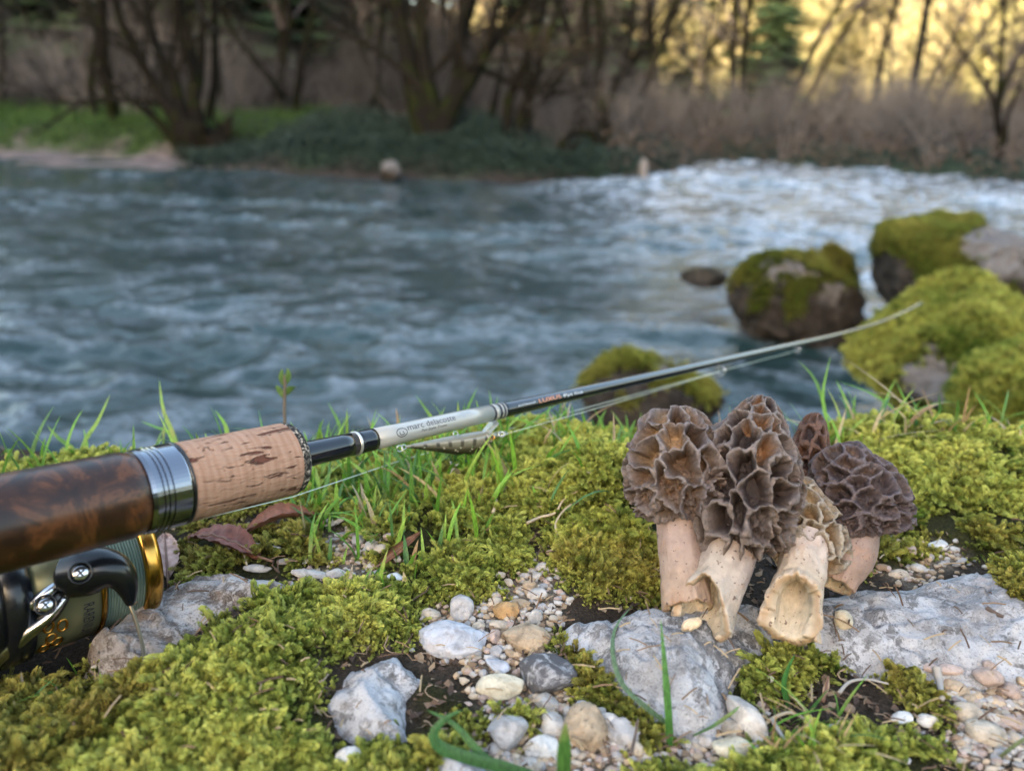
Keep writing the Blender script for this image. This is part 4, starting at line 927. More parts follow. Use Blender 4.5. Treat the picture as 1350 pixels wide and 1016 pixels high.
m_seat = flat('dark_chrome', (.24, .25, .28), .16, metal=1.0); m_steel = flat('polished_steel', (.62, .62, .64), .2, metal=1.0)
m_blank = flat('gloss_black_blank', (.005, .007, .012), .14, spec=.5, coat=.35, coatr=.06); m_black = flat('black_lacquer', (.006, .007, .009), .26, spec=.4, coat=.25, coatr=.15)
m_greyp = flat('grey_blank_paint', (.34, .34, .315), .3, coat=.6, coatr=.12); m_ink = flat('black_ink', (.015, .017, .03), .5); m_inkb = flat('blue_ink', (.16, .24, .34), .5)
m_orange = flat('orange_ink', (.75, .30, .16), .5); m_whitei = flat('white_ink', (.72, .76, .80), .5); m_silver = flat('silver_thread', (.60, .58, .54), .35, metal=.7)
rod = thing('fishing_rod', rp(0), 'fishing rod with burl wood and cork grip lying across the bank towards the river', 'fishing rod')
def lat(name, prof, mat, parent=rod, nn=64, sm=True):
    mb = MB(); lathe(mb, R0, RA, RU, prof, nn); return part(mb, name, mat, parent, sm)
sW, sM, sC0, sC1 = rs(-260), rs(178), rs(233), rs(374)
xs = np.linspace(sW, sM, 40); rw = .0124+.0004*np.sin(np.linspace(0, 2.6, 40)); rw[-3:] = [.0127, .0124, .0118]; rw[:3] = [.006, .011, .0122]
lat('wooden_handle', np.concatenate([[[sW-.0012, .0002], [sW-.0010, .004]], np.stack([xs, rw], -1)]), m_burl)
g_ = rs(203)-rs(190)
prof = [(sM-.0004, .0110), (sM, .0124), (sM+.0012, .0127)]
for xg in (191, 197, 204): s = rs(xg); prof += [(s-.0004, .0127), (s-.0001, .0122), (s+.0003, .0122), (s+.0006, .0127)]
prof += [(rs(228), .0127), (rs(230), .0125), (rs(232), .0118)]
seat = lat('reel_seat_hood', prof, m_seat, sm=False)
mb = MB(); lathe(mb, R0, RA, RU, [(rs(230.5), .0118), (rs(231), .0127), (rs(234), .0127), (rs(234.5), .0118)], 64); part(mb, 'rim', m_black, seat)
xs = np.linspace(sC0+.0005, sC1, 26); prof = [(sC0, .0112), (sC0+.0002, .0121)]+[(x, .0124) for x in xs]
ck = lat('cork_grip', prof, m_cork)
lat('rubber_cork_ring', [(sC1, .0123), (sC1+.0012, .01235), (sC1+.0030, .0118), (sC1+.0042, .0104), (sC1+.0047, .0085), (sC1+.0047, .0040)], m_rubc)
# blank: black foot, silver ring, grey painted length, rings, long black tip
def br(x):  return float(np.interp(x, [380, 490, 650, 760, 1000, 1217], [.00455, .0040, .00355, .0030, .0023, .0011]))
def blank(name, x0, x1, mat, extra=0.0, k=6):
    xs = np.linspace(x0, x1, k); pr = [(rs(x0), .001)]+[(rs(x), br(x)+extra) for x in xs]+[(rs(x1), .001)]; return lat(name, pr, mat, nn=40)
blank('blank_foot', 380, 468.2, m_blank, .0001); blank('silver_ring', 467, 470, m_silver, .0004); blank('black_wrap', 469.5, 492, m_blank, .00022)
gs_part = blank('grey_blank', 491.5, 645, m_greyp, .0001)
def ringp(x0, x1, mat, nm): blank(nm, x0, x1, mat, .00016, 3)
ringp(645, 647.5, m_ink, 'black_ring'); ringp(647.3, 652.6, m_greyp, 'grey_ring'); ringp(652.4, 655.4, m_ink, 'black_ring'); ringp(655.2, 657.6, m_greyp, 'grey_ring'); ringp(657.4, 660, m_ink, 'black_ring'); ringp(659.8, 661.4, m_greyp, 'grey_ring')
# tip section bends upward near its end
C = [rp(rs(x)) for x in (661, 700, 760, 830, 900, 970, 1040)]
for x, y in ((1100, 442), (1150, 428), (1186, 414), (1217, 398)): t = (x-W/2)/F; C.append(pix(x, y, .3119/(.9-t)))
C = catmull(C, np.linspace(0, 1, 60)); pxs, _, _ = proj(C[:, 0], C[:, 1], C[:, 2])
mb = MB(); tube(mb, C, [br(x) for x in pxs], 24); tip = part(mb, 'tip_section', m_blank, rod)
# line guides under the tip section
def guide(x, size):
    s = rs(x); c0 = rp(s); dn = -RU; r_ = br(x); mb = MB()
    cen = c0+dn*(r_+size*1.5); torus(mb, cen, RA, size, size*.16, 24, 8)
    for k_ in (-1, 1): tube(mb, [c0+RA*k_*size*1.6+dn*r_*.9, c0+RA*k_*size*.9+dn*(r_+size*.25), cen+RA*k_*size*.1-dn*size*1.0], size*.10, 6)
    part(mb, 'line_guide', m_steel, rod); return cen
G1_ = guide(948, .0026); G2_ = guide(1050, .0020)
# lettering wrapped on the blank
def text_mesh(body, size, bold=0.0):
    cu = bpy.data.curves.new('lettering', 'FONT'); cu.body = body; cu.size = size; cu.offset = bold; cu.resolution_u = 3
    ob = bpy.data.objects.new('lettering', cu); me = bpy.data.meshes.new_from_object(ob); bm = bmesh.new(); bm.from_mesh(me)
    bmesh.ops.triangulate(bm, faces=bm.faces[:])
    for _ in range(2):
        lg = [e for e in bm.edges if e.calc_length() > size*.22]
        if lg: bmesh.ops.subdivide_edges(bm, edges=lg, cuts=1); bmesh.ops.triangulate(bm, faces=bm.faces[:])
    V = np.array([v.co[:] for v in bm.verts]); T = np.array([[v.index for v in f.verts] for f in bm.faces]); bm.free()
    bpy.data.objects.remove(ob); bpy.data.curves.remove(cu); bpy.data.meshes.remove(me); return V, T
def wrap(V, x0, x1, phi, rad_add=.00016):
    """lay flat (u along, v up) points on the blank between columns x0 and x1, centred at angle phi above the lens side"""
    u0, u1 = V[:, 0].min(), V[:, 0].max(); k_ = (rs(x1)-rs(x0))/(u1-u0)
    s = rs(x0)+(V[:, 0]-u0)*k_; xx = np.interp(s, [rs(a) for a in range(480, 780, 10)], list(range(480, 780, 10)))
    r_ = np.array([br(a) for a in xx])+rad_add; ph = phi+V[:, 1]/r_
    return R0+RA*s[:, None]+r_[:, None]*(np.cos(ph)[:, None]*RV+np.sin(ph)[:, None]*RU)
def letter(body, x0, x1, hgt, phi, mat, parent, bold=0.0, shear=0.0):
    V, T = text_mesh(body, 1.0, 0); V[:, 1] -= .35; V[:, 0] += shear*V[:, 1]
    k_ = hgt/.72; V = V*np.array([1, k_, 0]); mb = MB(); mb.add(wrap(V, x0, x1, phi), None, T); part(mb, 'lettering', mat, parent, smooth=False)
letter('marc delacoste', 530.5, 593.5, .0026, .42, m_ink, gs_part); letter('Pur Style Truite', 547, 580.5, .00115, -.18, m_ink, gs_part, shear=.25)
def strokes(name, lines, x0, x1, phi, hgt, mat, parent, wd):
    """pen strokes given in a unit box, laid on the blank"""
    mb = MB(); A = np.concatenate([np.array(l, float) for l in lines]); lo, hi = A.min(0), A.max(0)
    for l in lines:
        l = np.array(l, float); l = catmull(l, np.linspace(0, 1, 8*len(l))); d = np.gradient(l, axis=0); d /= np.linalg.norm(d, axis=1)[:, None]+1e-9; nn = np.stack([-d[:, 1], d[:, 0]], -1)
        asp = hgt/((rs(x1)-rs(x0))); w2 = np.stack([nn[:, 0]*wd*asp, nn[:, 1]*wd], -1)
        P = np.concatenate([l+w2, l-w2]); P = np.concatenate([P, [[lo[0], .5], [hi[0], .5]]])
        V = np.stack([P[:, 0], (P[:, 1]-.5)*hgt], -1); Wp = wrap(V, x0, x1, phi)[:-2]; k_ = len(l); mb.add(Wp, [[i, i+1, k_+i+1, k_+i] for i in range(k_-1)])
    part(mb, name, mat, parent, smooth=False)
th = np.linspace(0, 2*math.pi, 17)
strokes('emblem', [np.stack([.5+.46*np.cos(th), .5+.46*np.sin(th)], -1), [(.34,.60),(.30,.52),(.36,.46)], [(.62,.60),(.58,.52),(.64,.46)], [(.30,.42),(.36,.30),(.5,.26),(.64,.30),(.70,.42)]], 514.5, 529, .05, .0036, m_ink, gs_part, .045)
strokes('signature', [[(0,.42),(.2,.5),(.5,.52),(1,.78)], [(.3,.95),(.36,.6),(.34,.2),(.42,.05)], [(.25,.8),(.45,.95),(.5,.8),(.4,.7)], [(.6,.9),(.62,.7),(.7,.85),(.74,.7),(.85,.9),(.9,.75)]], 597, 617, .45, .0032, m_inkb, gs_part, .018)
strokes('stripe_mark', [[(a, .1), (a+.06, .9)] for a in np.linspace(0, .94, 11)], 676, 699, .10, .0011, m_whitei, tip, .13)
letter('LUXUS', 704, 733, .0020, .15, m_orange, tip); letter('Pyt lite', 737, 762, .0015, .12, m_whitei, tip)

# ================================================================== REEL
RZ = .278
RC = pix(178, 734, RZ); RR = 82*RZ/F                                       # centre and radius of the spool rim
reel = thing('fishing_reel', RC-np.array([0, 0, RR]), 'black spinning reel with gold-rimmed spool of grey-green line hanging below the wooden handle', 'fishing reel')
m_gold2 = flat('gold_anodised', (.62, .33, .07), .22, metal=1.0); m_skirt = flat('olive_gold_skirt', (.15, .15, .08), .30, metal=.4)
n = NT('braided_line'); v = n.uv(); a = n.noise(n.scale(v, (2600, 90, 1)), 1.0, 3, .6)
m_braid = n.bsdf(n.mix(a, (.085, .13, .105), (.21, .27, .22)), .6, spec=.3, normal=n.bump(a, .5, .0003))
def rl(name, prof, mat, parent=reel, nn=72, sm=True):
    mb = MB(); lathe(mb, RC, RA, RU, prof, nn); return part(mb, name, mat, parent, sm)
spool = rl('spool', [(.0005, .004), (.0005, RR*.55), (.0012, RR*.86), (.0008, RR*.94), (-.0002, RR*.985), (-.0012, RR), (-.0042, RR), (-.0050, RR*.975), (-.0052, RR*.90)], m_gold2)
pr = []
for i in range(14):                                                         # every turn of line stands proud
    s = -.0052-.0125*i/13; pr += [(s+.0004, RR*.885), (s+.00025, RR*.906), (s-.00015, RR*.915), (s-.0004, RR*.902)]
rl('wound_line', pr, m_braid, spool, sm=False)
rl('rim', [(-.0177, RR*.88), (-.0178, RR*.955), (-.0192, RR*.96), (-.0194, RR*.93)], m_gold2, spool)
sk = rl('skirt', [(-.0194, RR*.93), (-.0196, RR*.945), (-.028, RR*.955), (-.040, RR*.95), (-.0402, RR*.80)], m_skirt, spool)
def on_skirt(s, ang, r_add=.0002):                                          # ang 0 = towards the lens, positive upwards
    e = math.cos(ang)*RVr+math.sin(ang)*RUr; return RC+RA*s+(RR*.952+r_add)*e
RVr = -(RC-CAM); RVr -= RA*np.dot(RVr, RA); RVr /= np.linalg.norm(RVr); RUr = np.cross(RVr, RA); RUr = RUr if RUr[2] > 0 else -RUr
V, T = text_mesh('RARENIUM', 1.0); V[:, 1] -= .35; hgt = .0034/.72; L_ = V[:, 0]*.0034*.86
P = np.array([on_skirt(-.0235+v_[1]*hgt, -.48-l_/(RR*.952), .00012) for v_, l_ in zip(V, L_)]); mb = MB(); mb.add(P, None, T); part(mb, 'lettering', m_ink, spool, smooth=False)
mb = MB()
for (s, ang) in ((-.0315, -.72), (-.0345, -.92), (-.0325, -1.06), (-.0360, -1.15), (-.0355, -.66)):
    c_ = on_skirt(s, ang, .0003); e = c_-(RC+RA*s); e /= np.linalg.norm(e); tt = np.cross(e, RA)
    thv = np.linspace(0, 2*math.pi, 17); tube(mb, np.array([c_+RA*.0014*math.cos(a_)+tt*.0023*math.sin(a_) for a_ in thv]), .0004, 6, caps=False, up=e)
part(mb, 'cooling_hole', m_gold2, spool)
# rotor: a dark drum behind the skirt with two arms
rl('rotor', [(-.0405, .004), (-.0405, RR*.86), (-.041, RR*.93), (-.052, RR*.92), (-.060, RR*.75), (-.064, .008)], m_black)
def bar(name, pts, R, mat, parent, nn=14, flat_=None):
    C = catmull([pix(*p) for p in pts], np.linspace(0, 1, 10*len(pts))); mb = MB(); tube(mb, C, np.interp(np.linspace(0, 1, len(C)), np.linspace(0, 1, len(R)), R), nn, up=RVr); return part(mb, name, mat, parent)
arm = bar('rotor_arm', [(-70,905,.245),(-20,862,.243),(30,824,.241),(62,800,.240),(84,778,.241)], [.0075, .0070, .0062, .0048, .0026], m_black, reel)
bar('arm_edge', [(-60,858,.238),(-10,835,.236),(30,808,.2352),(60,783,.2355),(78,768,.238)], [.0022, .0022, .0020, .0019, .0010], m_steel, arm)
bar('arm_edge', [(-60,905,.238),(-5,868,.236),(35,836,.2352),(66,812,.236),(86,788,.238)], [.0026, .0026, .0022, .0014, .0007], m_steel, arm)
def screw(x, y, d, r, parent):
    c_ = pix(x, y, d); ax = CAM-c_; ax /= np.linalg.norm(ax); mb = MB(); e = np.array([0, 0, 1.])
    lathe(mb, c_, ax, e, [(-.001, r*1.5), (.0002, r*1.5), (.0004, r*1.32), (-.0003, r*1.15)], 28); o = part(mb, 'screw_recess', m_black, parent)
    mb = MB(); lathe(mb, c_, ax, e, [(-.0012, r), (0, r), (.0003, r*.85), (.0004, r*.3), (.0004, 0)], 24); part(mb, 'screw', m_steel, parent)
    mb = MB()
    e1 = np.cross(ax, e); e1 /= np.linalg.norm(e1); e2 = np.cross(ax, e1)
    for k_ in range(2):
        dd_ = math.cos(.5+k_*1.57)*e1+math.sin(.5+k_*1.57)*e2; tube(mb, [c_+ax*.0005-dd_*r*.55, c_+ax*.0005+dd_*r*.55], r*.12, 6)
    part(mb, 'screw_slot', m_black, parent)
screw(60, 797, .2325, .0021, arm)
bar('bail_arm', [(-40,800,.246),(0,790,.245),(35,777,.244),(66,765,.243)], [.0018, .0018, .0019, .0019], m_steel, reel)
bar('bail_arm', [(-30,782,.252),(20,762,.251),(66,747,.250)], [.0011, .0011, .0011], m_steel, reel)
bar('bail_arm', [(40,742,.258),(80,724,.257),(118,717,.256)], [.0012, .0012, .0010], m_steel, reel)
bar('rotor_arm', [(-70,762,.268),(10,742,.271),(70,728,.275),(112,720,.279)], [.0105, .0095, .0070, .0030], m_black, reel)
rl('collar', [(-.0385, RR*.955), (-.0388, RR*1.0), (-.046, RR*1.02), (-.0465, RR*.93)], m_black)
# comma-shaped roller cover
ck_ = bar('roller_cover', [(84,752,.242),(97,755,.2405),(116,752,.240),(136,750,.2405),(152,754,.2415),(163,764,.2425),(169,779,.2435),(172,797,.2442)], [.0022, .0076, .0077, .0068, .0056, .0042, .0029, .0011], m_black, reel, 28)
screw(106, 755, .2318, .0023, ck_)
bar('bail_wire', [(170,794,.2442),(177,812,.243),(186,842,.240),(190,868,.236),(186,886,.233),(174,896,.231),(156,900,.231)], [.0006, .0006, .00058, .00055, .0005, .0005, .0005], flat('bronze_wire', (.22, .19, .13), .3, metal=1.0), reel, 10)
# body, stem and foot (mostly beyond the frame)
bc = RC-RA*.085; v, f = ICO[4]; mb = MB(); Bm = np.stack([RA, RVr, RUr], 0); mb.add(bc+(v*np.array([.030, .017, .024]))@Bm, None, f); part(mb, 'gearbox', m_black, reel)
hs = np.dot(bc-R0, RA); foot = rp(hs); mb = MB(); tube(mb, catmull([bc, (bc*.45+foot*.55)-RA*.008, foot-(foot-bc)/np.linalg.norm(foot-bc)*.0125], np.linspace(0, 1, 12)), np.linspace(.008, .0055, 12), 14); part(mb, 'stem', m_black, reel)
dn_ = (bc-foot)/np.linalg.norm(bc-foot); mb = MB(); tube(mb, [foot+dn_*.0134-RA*.03, foot+dn_*.0134-RA*.012, foot+dn_*.0136+RA*.012, foot+dn_*.0134+RA*.03], [.0014, .0030, .0030, .0014], 10); part(mb, 'foot', m_black, reel)

# ================================================================== LURE AND LINE
LD = rs(600); n = NT('lure_skin'); dor = n.attr('dorsal').outputs['Fac']; alo = n.attr('along').outputs['Fac']; p = n.obj()
bars = n.nd('TexWave', {'Scale': 1.0, 'Distortion': 1.2, 'Detail': 1.0}, wave_type='BANDS', bands_direction='X'); cmb = n.nd('CombineXYZ'); n.put(cmb.inputs[0], n.math('MULTIPLY', alo, .58)); n.put(cmb.inputs[1], n.math('MULTIPLY', dor, .6)); n.put(bars.inputs['Vector'], cmb.outputs[0])
bm_ = n.math('MULTIPLY', n.ramp(bars.outputs[0], [(.72, 0), (.9, 1)]), n.math('MULTIPLY', n.ramp(dor, [(.50, 0), (.56, 1)]), n.ramp(dor, [(.82, 1), (.90, 0)])))
c = n.ramp(dor, [(.0, (.02, .016, .012)), (.36, (.06, .05, .034)), (.54, (.20, .18, .14)), (.75, (.34, .33, .28)), (1.0, (.26, .24, .17))])
c = n.mix(n.math('MULTIPLY', bm_, .85), c, (.06, .055, .05))
dots = n.math('MULTIPLY', n.ramp(n.vor(p, 560).outputs['Distance'], [(.20, 1), (.28, 0)]), n.math('MULTIPLY', n.ramp(dor, [(.24, 0), (.30, 1)]), n.ramp(dor, [(.50, 1), (.56, 0)])))
c = n.mix(dots, c, (.72, .70, .6))
m_lure = n.bsdf(c, .3, metal=.25, coat=.7, coatr=.1, normal=n.bump(n.noise(p, 1600, 2), .25, .0003))
LZ = .330
Lt, Ln = pix(535, 589, LZ), pix(655, 573, LZ+.012); LA = (Ln-Lt); LL = np.linalg.norm(LA); LA /= LL
LU = np.array([0, 0, 1.]); LU -= LA*np.dot(LU, LA); LU /= np.linalg.norm(LU); LS = np.cross(LA, LU)
lure = thing('fishing_lure', Lt-LU*.006, 'small silver minnow lure with dark bars and white dots hanging under the rod', 'lure')
nv, nu = 60, 40; tt = np.linspace(0, 1, nv); th = np.arange(nu)/nu*2*math.pi; mb = MB()
top = np.interp(tt, [0, .1, .5, .8, .92, 1], [.0004, .0010, .0021, .0026, .0022, .0002]); bot = np.interp(tt, [0, .1, .3, .55, .72, .85, .95, 1], [.0004, .0014, .0040, .0070, .0078, .0066, .0034, .0002]); wid = np.interp(tt, [0, .1, .5, .8, .95, 1], [.0004, .0010, .0030, .0037, .0024, .0002])
def smo(a, k_=5): return np.convolve(np.pad(a, k_//2, 'edge'), np.ones(k_)/k_, 'valid')
top, bot, wid = smo(top), smo(bot), smo(wid)
Vg = []; do = []
for i in range(nv):
    for a_ in th:
        z_ = math.sin(a_); h_ = z_*(top[i] if z_ > 0 else bot[i]); Vg.append(Lt+LA*LL*tt[i]+LU*h_+LS*math.cos(a_)*wid[i]); do.append((h_+bot[i])/(top[i]+bot[i]))
mb.add(np.array(Vg), gridq(nu, nv, True), dorsal=np.array(do), along=np.repeat(tt*LL*100, nu)); part(mb, 'body', m_lure, lure)
mb = MB(); e_ = Lt+LA*LL*.93-LS*wid[int(.93*59)]*.98*np.sign(np.dot(LS, Lt-CAM))+LU*.0002
out = (CAM-e_)/np.linalg.norm(CAM-e_); v, f = ICO[3]; mb.add(e_+v*.00085, None, f); part(mb, 'eye', m_ink, lure)
mb = MB(); torus(mb, e_+out*.0003, out, .0009, .00022, 20, 6); part(mb, 'eye_ring', m_gold2, lure)
gl = Lt+LA*LL*.87; mb = MB(); tl = [gl+LU*.0024+LS*.0009, gl+LU*.0024-LS*.0009]
q0, q1, q2, q3 = gl+LU*.0018-LA*.0016, gl+LU*.0018+LA*.0018, gl+LU*.0062+LA*.0058, gl+LU*.0062+LA*.0030
for dz_ in (-.0022, .0022): pass
V = np.array([q0+LS*.0012, q1+LS*.0016, q2+LS*.0026, q3+LS*.0026, q0-LS*.0012, q1-LS*.0016, q2-LS*.0026, q3-LS*.0026])
mb.add(V, [[0,1,2,3],[7,6,5,4],[0,4,5,1],[1,5,6,2],[2,6,7,3],[3,7,4,0]]); part(mb, 'diving_lip', flat('clear_plastic', (.75, .78, .76), .15, trans=.55, ior=1.4), lure, smooth=False)
mb = MB(); gp = Lt+LA*LL*.885
for i in range(12):
    pass
tube(mb, np.array([gp+LU*math.sin(a_)*(top[53] if math.sin(a_) > 0 else bot[53])*1.03+LS*math.cos(a_)*wid[53]*1.03-LA*.0006*math.sin(a_) for a_ in np.linspace(0, 2*math.pi, 25)]), .00022, 6, caps=False); part(mb, 'gill_plate', flat('pale_gill', (.55, .5, .42), .3, metal=.3), lure)
def ring_at(c_, R_, nrm, nm='split_ring'):
    mb = MB(); torus(mb, c_, nrm, R_, R_*.2, 18, 6); part(mb, nm, m_steel, lure)
vw = (CAM-Lt)/np.linalg.norm(CAM-Lt)
ring_at(Lt-LA*.0008, .0010, vw+LU*.3); ring_at(Lt-LA*.0026+LU*-.0004, .0013, vw*.6+LS*.5); ring_at(Lt+LA*LL*.54+LU*.0030, .0011, vw+LA*.4, 'hook_eye')
ring_at(Ln+LA*.0006, .0009, LS*.3+LU); ring_at(Ln+LA*.0022, .0012, vw+LU*.2, 'snap_ring'); ring_at(Ln+LA*.0042, .0008, LU+vw*.2, 'swivel')
mb = MB(); tube(mb, [Ln+LA*.0012+LU*.0004, Ln+LA*.0040+LU*.0009, Ln+LA*.0046, Ln+LA*.0040-LU*.0009, Ln+LA*.0012-LU*.0004], .0002, 6); part(mb, 'snap', m_steel, lure)
hk0 = Lt+LA*LL*.50-LU*.0056
for k_ in range(3):
    a_ = k_*2.094+.3; o_ = math.cos(a_)*LA+math.sin(a_)*LS; mb = MB()
    tube(mb, catmull([hk0, hk0-LU*.003, hk0-LU*.0052+o_*.0004, hk0-LU*.0062+o_*.0014, hk0-LU*.0052+o_*.0026, hk0-LU*.0034+o_*.0027], np.linspace(0, 1, 24)), np.concatenate([np.full(18, .00022), np.linspace(.0002, .00003, 6)]), 6); part(mb, 'hook', m_steel, lure)

m_line = flat('pale_braid', (.55, .62, .54), .5, spec=.4)
sp0 = RC+RA*-.003+RR*.99*(math.sin(1.25)*RUr+math.cos(1.25)*RVr*.6)
A_ = pix(215, 696, .262); B_ = pix(522, 609, .345); mb = MB()
Cl = [sp0, A_, pix(385, 655, .300), B_, pix(650, 571, .385), G1_-RU*0, G2_]; t_ = np.linspace(0, 1, 7)
Pl = np.concatenate([np.linspace(a_, b_, 8)[:-1] for a_, b_ in zip(Cl[:-1], Cl[1:])]+[[Cl[-1]]])
tube(mb, Pl, .0002, 6)
hook_to = Ln+LA*.005; Pl2 = np.linspace(hook_to, G1_, 20)+np.outer(np.sin(np.linspace(0, math.pi, 20)), [0, 0, -.0006]); tube(mb, Pl2, .00016, 6)
solo(mb, 'fishing_line', m_line, 'thin pale braided line running from the spool under the rod to the lure', 'fishing line', loc=A_)

# ================================================================== GRASS, LEAVES, TWIGS
n = NT('grass_blade'); a = n.attr('col').outputs[0]; st_ = n.noise(n.scale(n.pos(), (1, 1, .25)), 1400, 3, .6); a = n.mix(1.0, a, n.ramp(st_, [(.3, .6), (.6, 1.25)]), 'MULTIPLY')
a = n.mix(n.ramp(n.noise(n.pos(), 60, 3, .6), [(.58, 0), (.70, .55)]), a, (.34, .30, .10))
tr = n.nd('BsdfTranslucent'); n.put(tr.inputs[0], a); n.bsdf(a, .45, spec=.35); b0_ = n.out.inputs[0].links[0].from_node
ms_ = n.nd('MixShader', {0: .3}); n.t.links.new(b0_.outputs[0], ms_.inputs[1]); n.t.links.new(tr.outputs[0], ms_.inputs[2]); n.t.links.new(ms_.outputs[0], n.out.inputs[0])
m_grass = n.m
def blade(mb, C, w, colr, side=None, seg=9, fold=.35):
    """a folded, tapering blade along the path C; w = half width at its widest"""
    C = catmull(C, np.linspace(0, 1, seg)); T = np.gradient(C, axis=0); T /= np.linalg.norm(T, axis=1)[:, None]+1e-9
    s = np.asarray(side if side is not None else np.array([1, .2, 0.]), float); s = s-T*(T@s)[:, None]; s /= np.linalg.norm(s, axis=1)[:, None]+1e-9; nn = np.cross(T, s)
    t = np.linspace(0, 1, seg); ww = w*np.clip(1.25*(1-t**2.2)*(.55+.45*np.minimum(t*4, 1)), .02, 1)[:, None]
    V = np.stack([C-s*ww+nn*ww*fold, C, C+s*ww+nn*ww*fold], 1).reshape(-1, 3); g = np.clip(.75+.45*t, 0, 1.3)
    mb.add(V, gridq(3, seg), col=np.repeat(np.asarray(colr)[None]*g[:, None], 3, 0))
def rblade(mb, x, y, L, w, lean, az, colr, rg, droop=.0):
    b = np.array([x, y, float(surf_h(x, y)[0])-.001]); d = np.array([math.cos(az), math.sin(az), 0])
    t = np.linspace(0, 1, 5); C = b+L*(t[:, None]**1.6*lean*d+np.outer(t-droop*t**3*lean, [0, 0, 1]))
    blade(mb, C, w, colr, [-d[1], d[0], 0] if rg.random() < .7 else [1, 0, 0], 8)
rg = np.random.default_rng(9); mb = MB()
GREEN = [(.12, .28, .03), (.18, .37, .04), (.10, .22, .035), (.24, .38, .06), (.07, .17, .045)]; STRAW = [(.42, .33, .18), (.38, .30, .20), (.30, .20, .10)]
def sow(cnt, x0, x1, y0, y1, L0, L1, lean=.5, straw=.1, w=.00085):
    for _ in range(cnt):
        px, py = rg.uniform(x0, x1), rg.uniform(y0, y1); g = gnd(px, py, .004)
        if g[1] > bank_edge(g[0])+.02 or sd_any(g[:1], g[1:2], list(ROCK_W.values()))[0] > .002: continue
        dry_ = rg.random() < straw
        rblade(mb, g[0], g[1], rg.uniform(L0, L1), w*rg.uniform(.6, 1.3), abs(rg.normal())*lean+.1, rg.uniform(0, 6.28), STRAW[rg.integers(3)] if dry_ else GREEN[rg.integers(5)], rg, rg.uniform(0, .5))
sow(330, 385, 680, 585, 695, .010, .030, .55, .06); sow(70, 680, 860, 575, 620, .008, .024, .6, .15); sow(60, 400, 640, 660, 740, .010, .026, .6, .15)
sow(46, -20, 400, 600, 650, .014, .034, .5, .03); sow(90, 1080, 1360, 560, 610, .010, .032, .8, .4); sow(26, 950, 1110, 575, 640, .014, .034, .6, .15); sow(40, 390, 560, 690, 790, .006, .016, .7, .2)
sow(60, 1010, 1110, 935, 1010, .006, .018, .9, .5, .0005); sow(30, 700, 900, 600, 700, .012, .026, .9, .3); sow(22, 0, 230, 850, 930, .005, .014, .9, .3, .0006)
for p in [[(62,560),(75,575),(95,590),(110,612)], [(145,520),(128,556),(112,580),(104,612)], [(210,500),(215,540),(228,572),(240,600)], [(185,555),(205,562),(225,572),(245,590)], [(283,540),(296,558),(300,575),(304,600)], [(0,600),(6,596),(10,592),(14,590)], [(110,565),(114,585),(112,600),(110,612)], [(432,530),(446,556),(452,580),(456,600)], [(655,530),(652,560),(648,585),(644,610)], [(805,540),(822,565),(822,590),(818,610)], [(1052,475),(1075,500),(1088,540),(1095,580)], [(1095,470),(1085,520),(1092,560),(1098,585)], [(1180,500),(1200,540),(1216,570),(1222,590)]]:
    g = gnd(p[-1][0], p[-1][1], .0); dp = float(np.dot(g-CAM, _f)); C = [pix(a, b, dp+.004*i) for i, (a, b) in enumerate(p[::-1])]
    C[0][2] = float(surf_h(C[0][0], C[0][1])[0])-.002; blade(mb, C, .0011, GREEN[rg.integers(4)])
solo(mb, 'grass', m_grass, 'thin bright green grass blades sprouting through the moss', None, None, 'stuff', loc=np.zeros(3))

def px_blade(name, pts, w, colr, label, cat, d0=None, dz=None, side=None):
    """a blade traced on the photograph; its foot stands on the bank, dz tells how far each point comes towards the lens"""
    f0 = on_surf(*pts[0]); dp = float(np.dot(f0-CAM, _f)) if d0 is None else d0
    C = [pix(a, b, dp+(dz[i] if dz else 0)) for i, (a, b) in enumerate(pts)]
    mb = MB(); blade(mb, C, w, colr, side, 14); return solo(mb, name, m_grass, label, cat)
px_blade('grass_blade', [(740,1060),(690,1030),(640,1000),(600,955),(562,935)], .0012, (.05, .13, .035), 'long blurred green blade bending left at the lower edge', 'grass blade', dz=(0, 0, 0, .001, .002))
px_blade('grass_blade', [(750,1050),(690,1020),(620,1000),(580,985),(572,965),(590,945),(612,935)], .0016, (.045, .125, .04), 'broad folded dark green leaf above the whitish rock', 'grass blade', dz=(0, -.003, -.005, -.006, -.006, -.005, -.004))
px_blade('grass_blade', [(744,1050),(744,1010),(745,975),(746,952)], .0018, (.06, .15, .03), 'short green blade tip rising from the lower edge before the rough round pebble', 'grass blade', dz=(-.01, -.012, -.013, -.013))
px_blade('grass_blade', [(884,985),(882,940),(877,880),(871,815)], .0011, (.07, .19, .04), 'upright green blade in front of the slab', 'grass blade', dz=(-.002, -.004, -.003, 0))
px_blade('grass_blade', [(882,955),(850,930),(820,900),(808,860),(812,825),(834,798)], .0008, (.10, .17, .09), 'curved grey-green blade arching left over the slab', 'grass blade', dz=(-.002, -.003, 0, .004, .012, .020))
px_blade('grass_blade', [(1042,935),(1034,905),(1040,880),(1048,862)], .0009, (.05, .16, .04), 'short green blade standing in the moss clump below the slab', 'grass blade', dz=(0, -.002, -.003, -.003))
px_blade('grass_blade', [(1060,950),(1075,930),(1092,908)], .0008, (.06, .17, .05), 'green blade leaning right from the grass tuft', 'grass blade', dz=(0, -.002, -.004))
px_blade('grass_blade', [(1320,1000),(1338,985),(1372,960)], .0013, (.16, .2, .1), 'pale green blade at the lower right corner', 'grass blade', dz=(0, -.003, -.004))
px_blade('grass_blade', [(915,970),(940,958),(965,940),(975,930)], .0008, (.11, .22, .09), 'thin green blade lying at the foot of the slab', 'grass blade', dz=(0, -.001, -.001, 0))
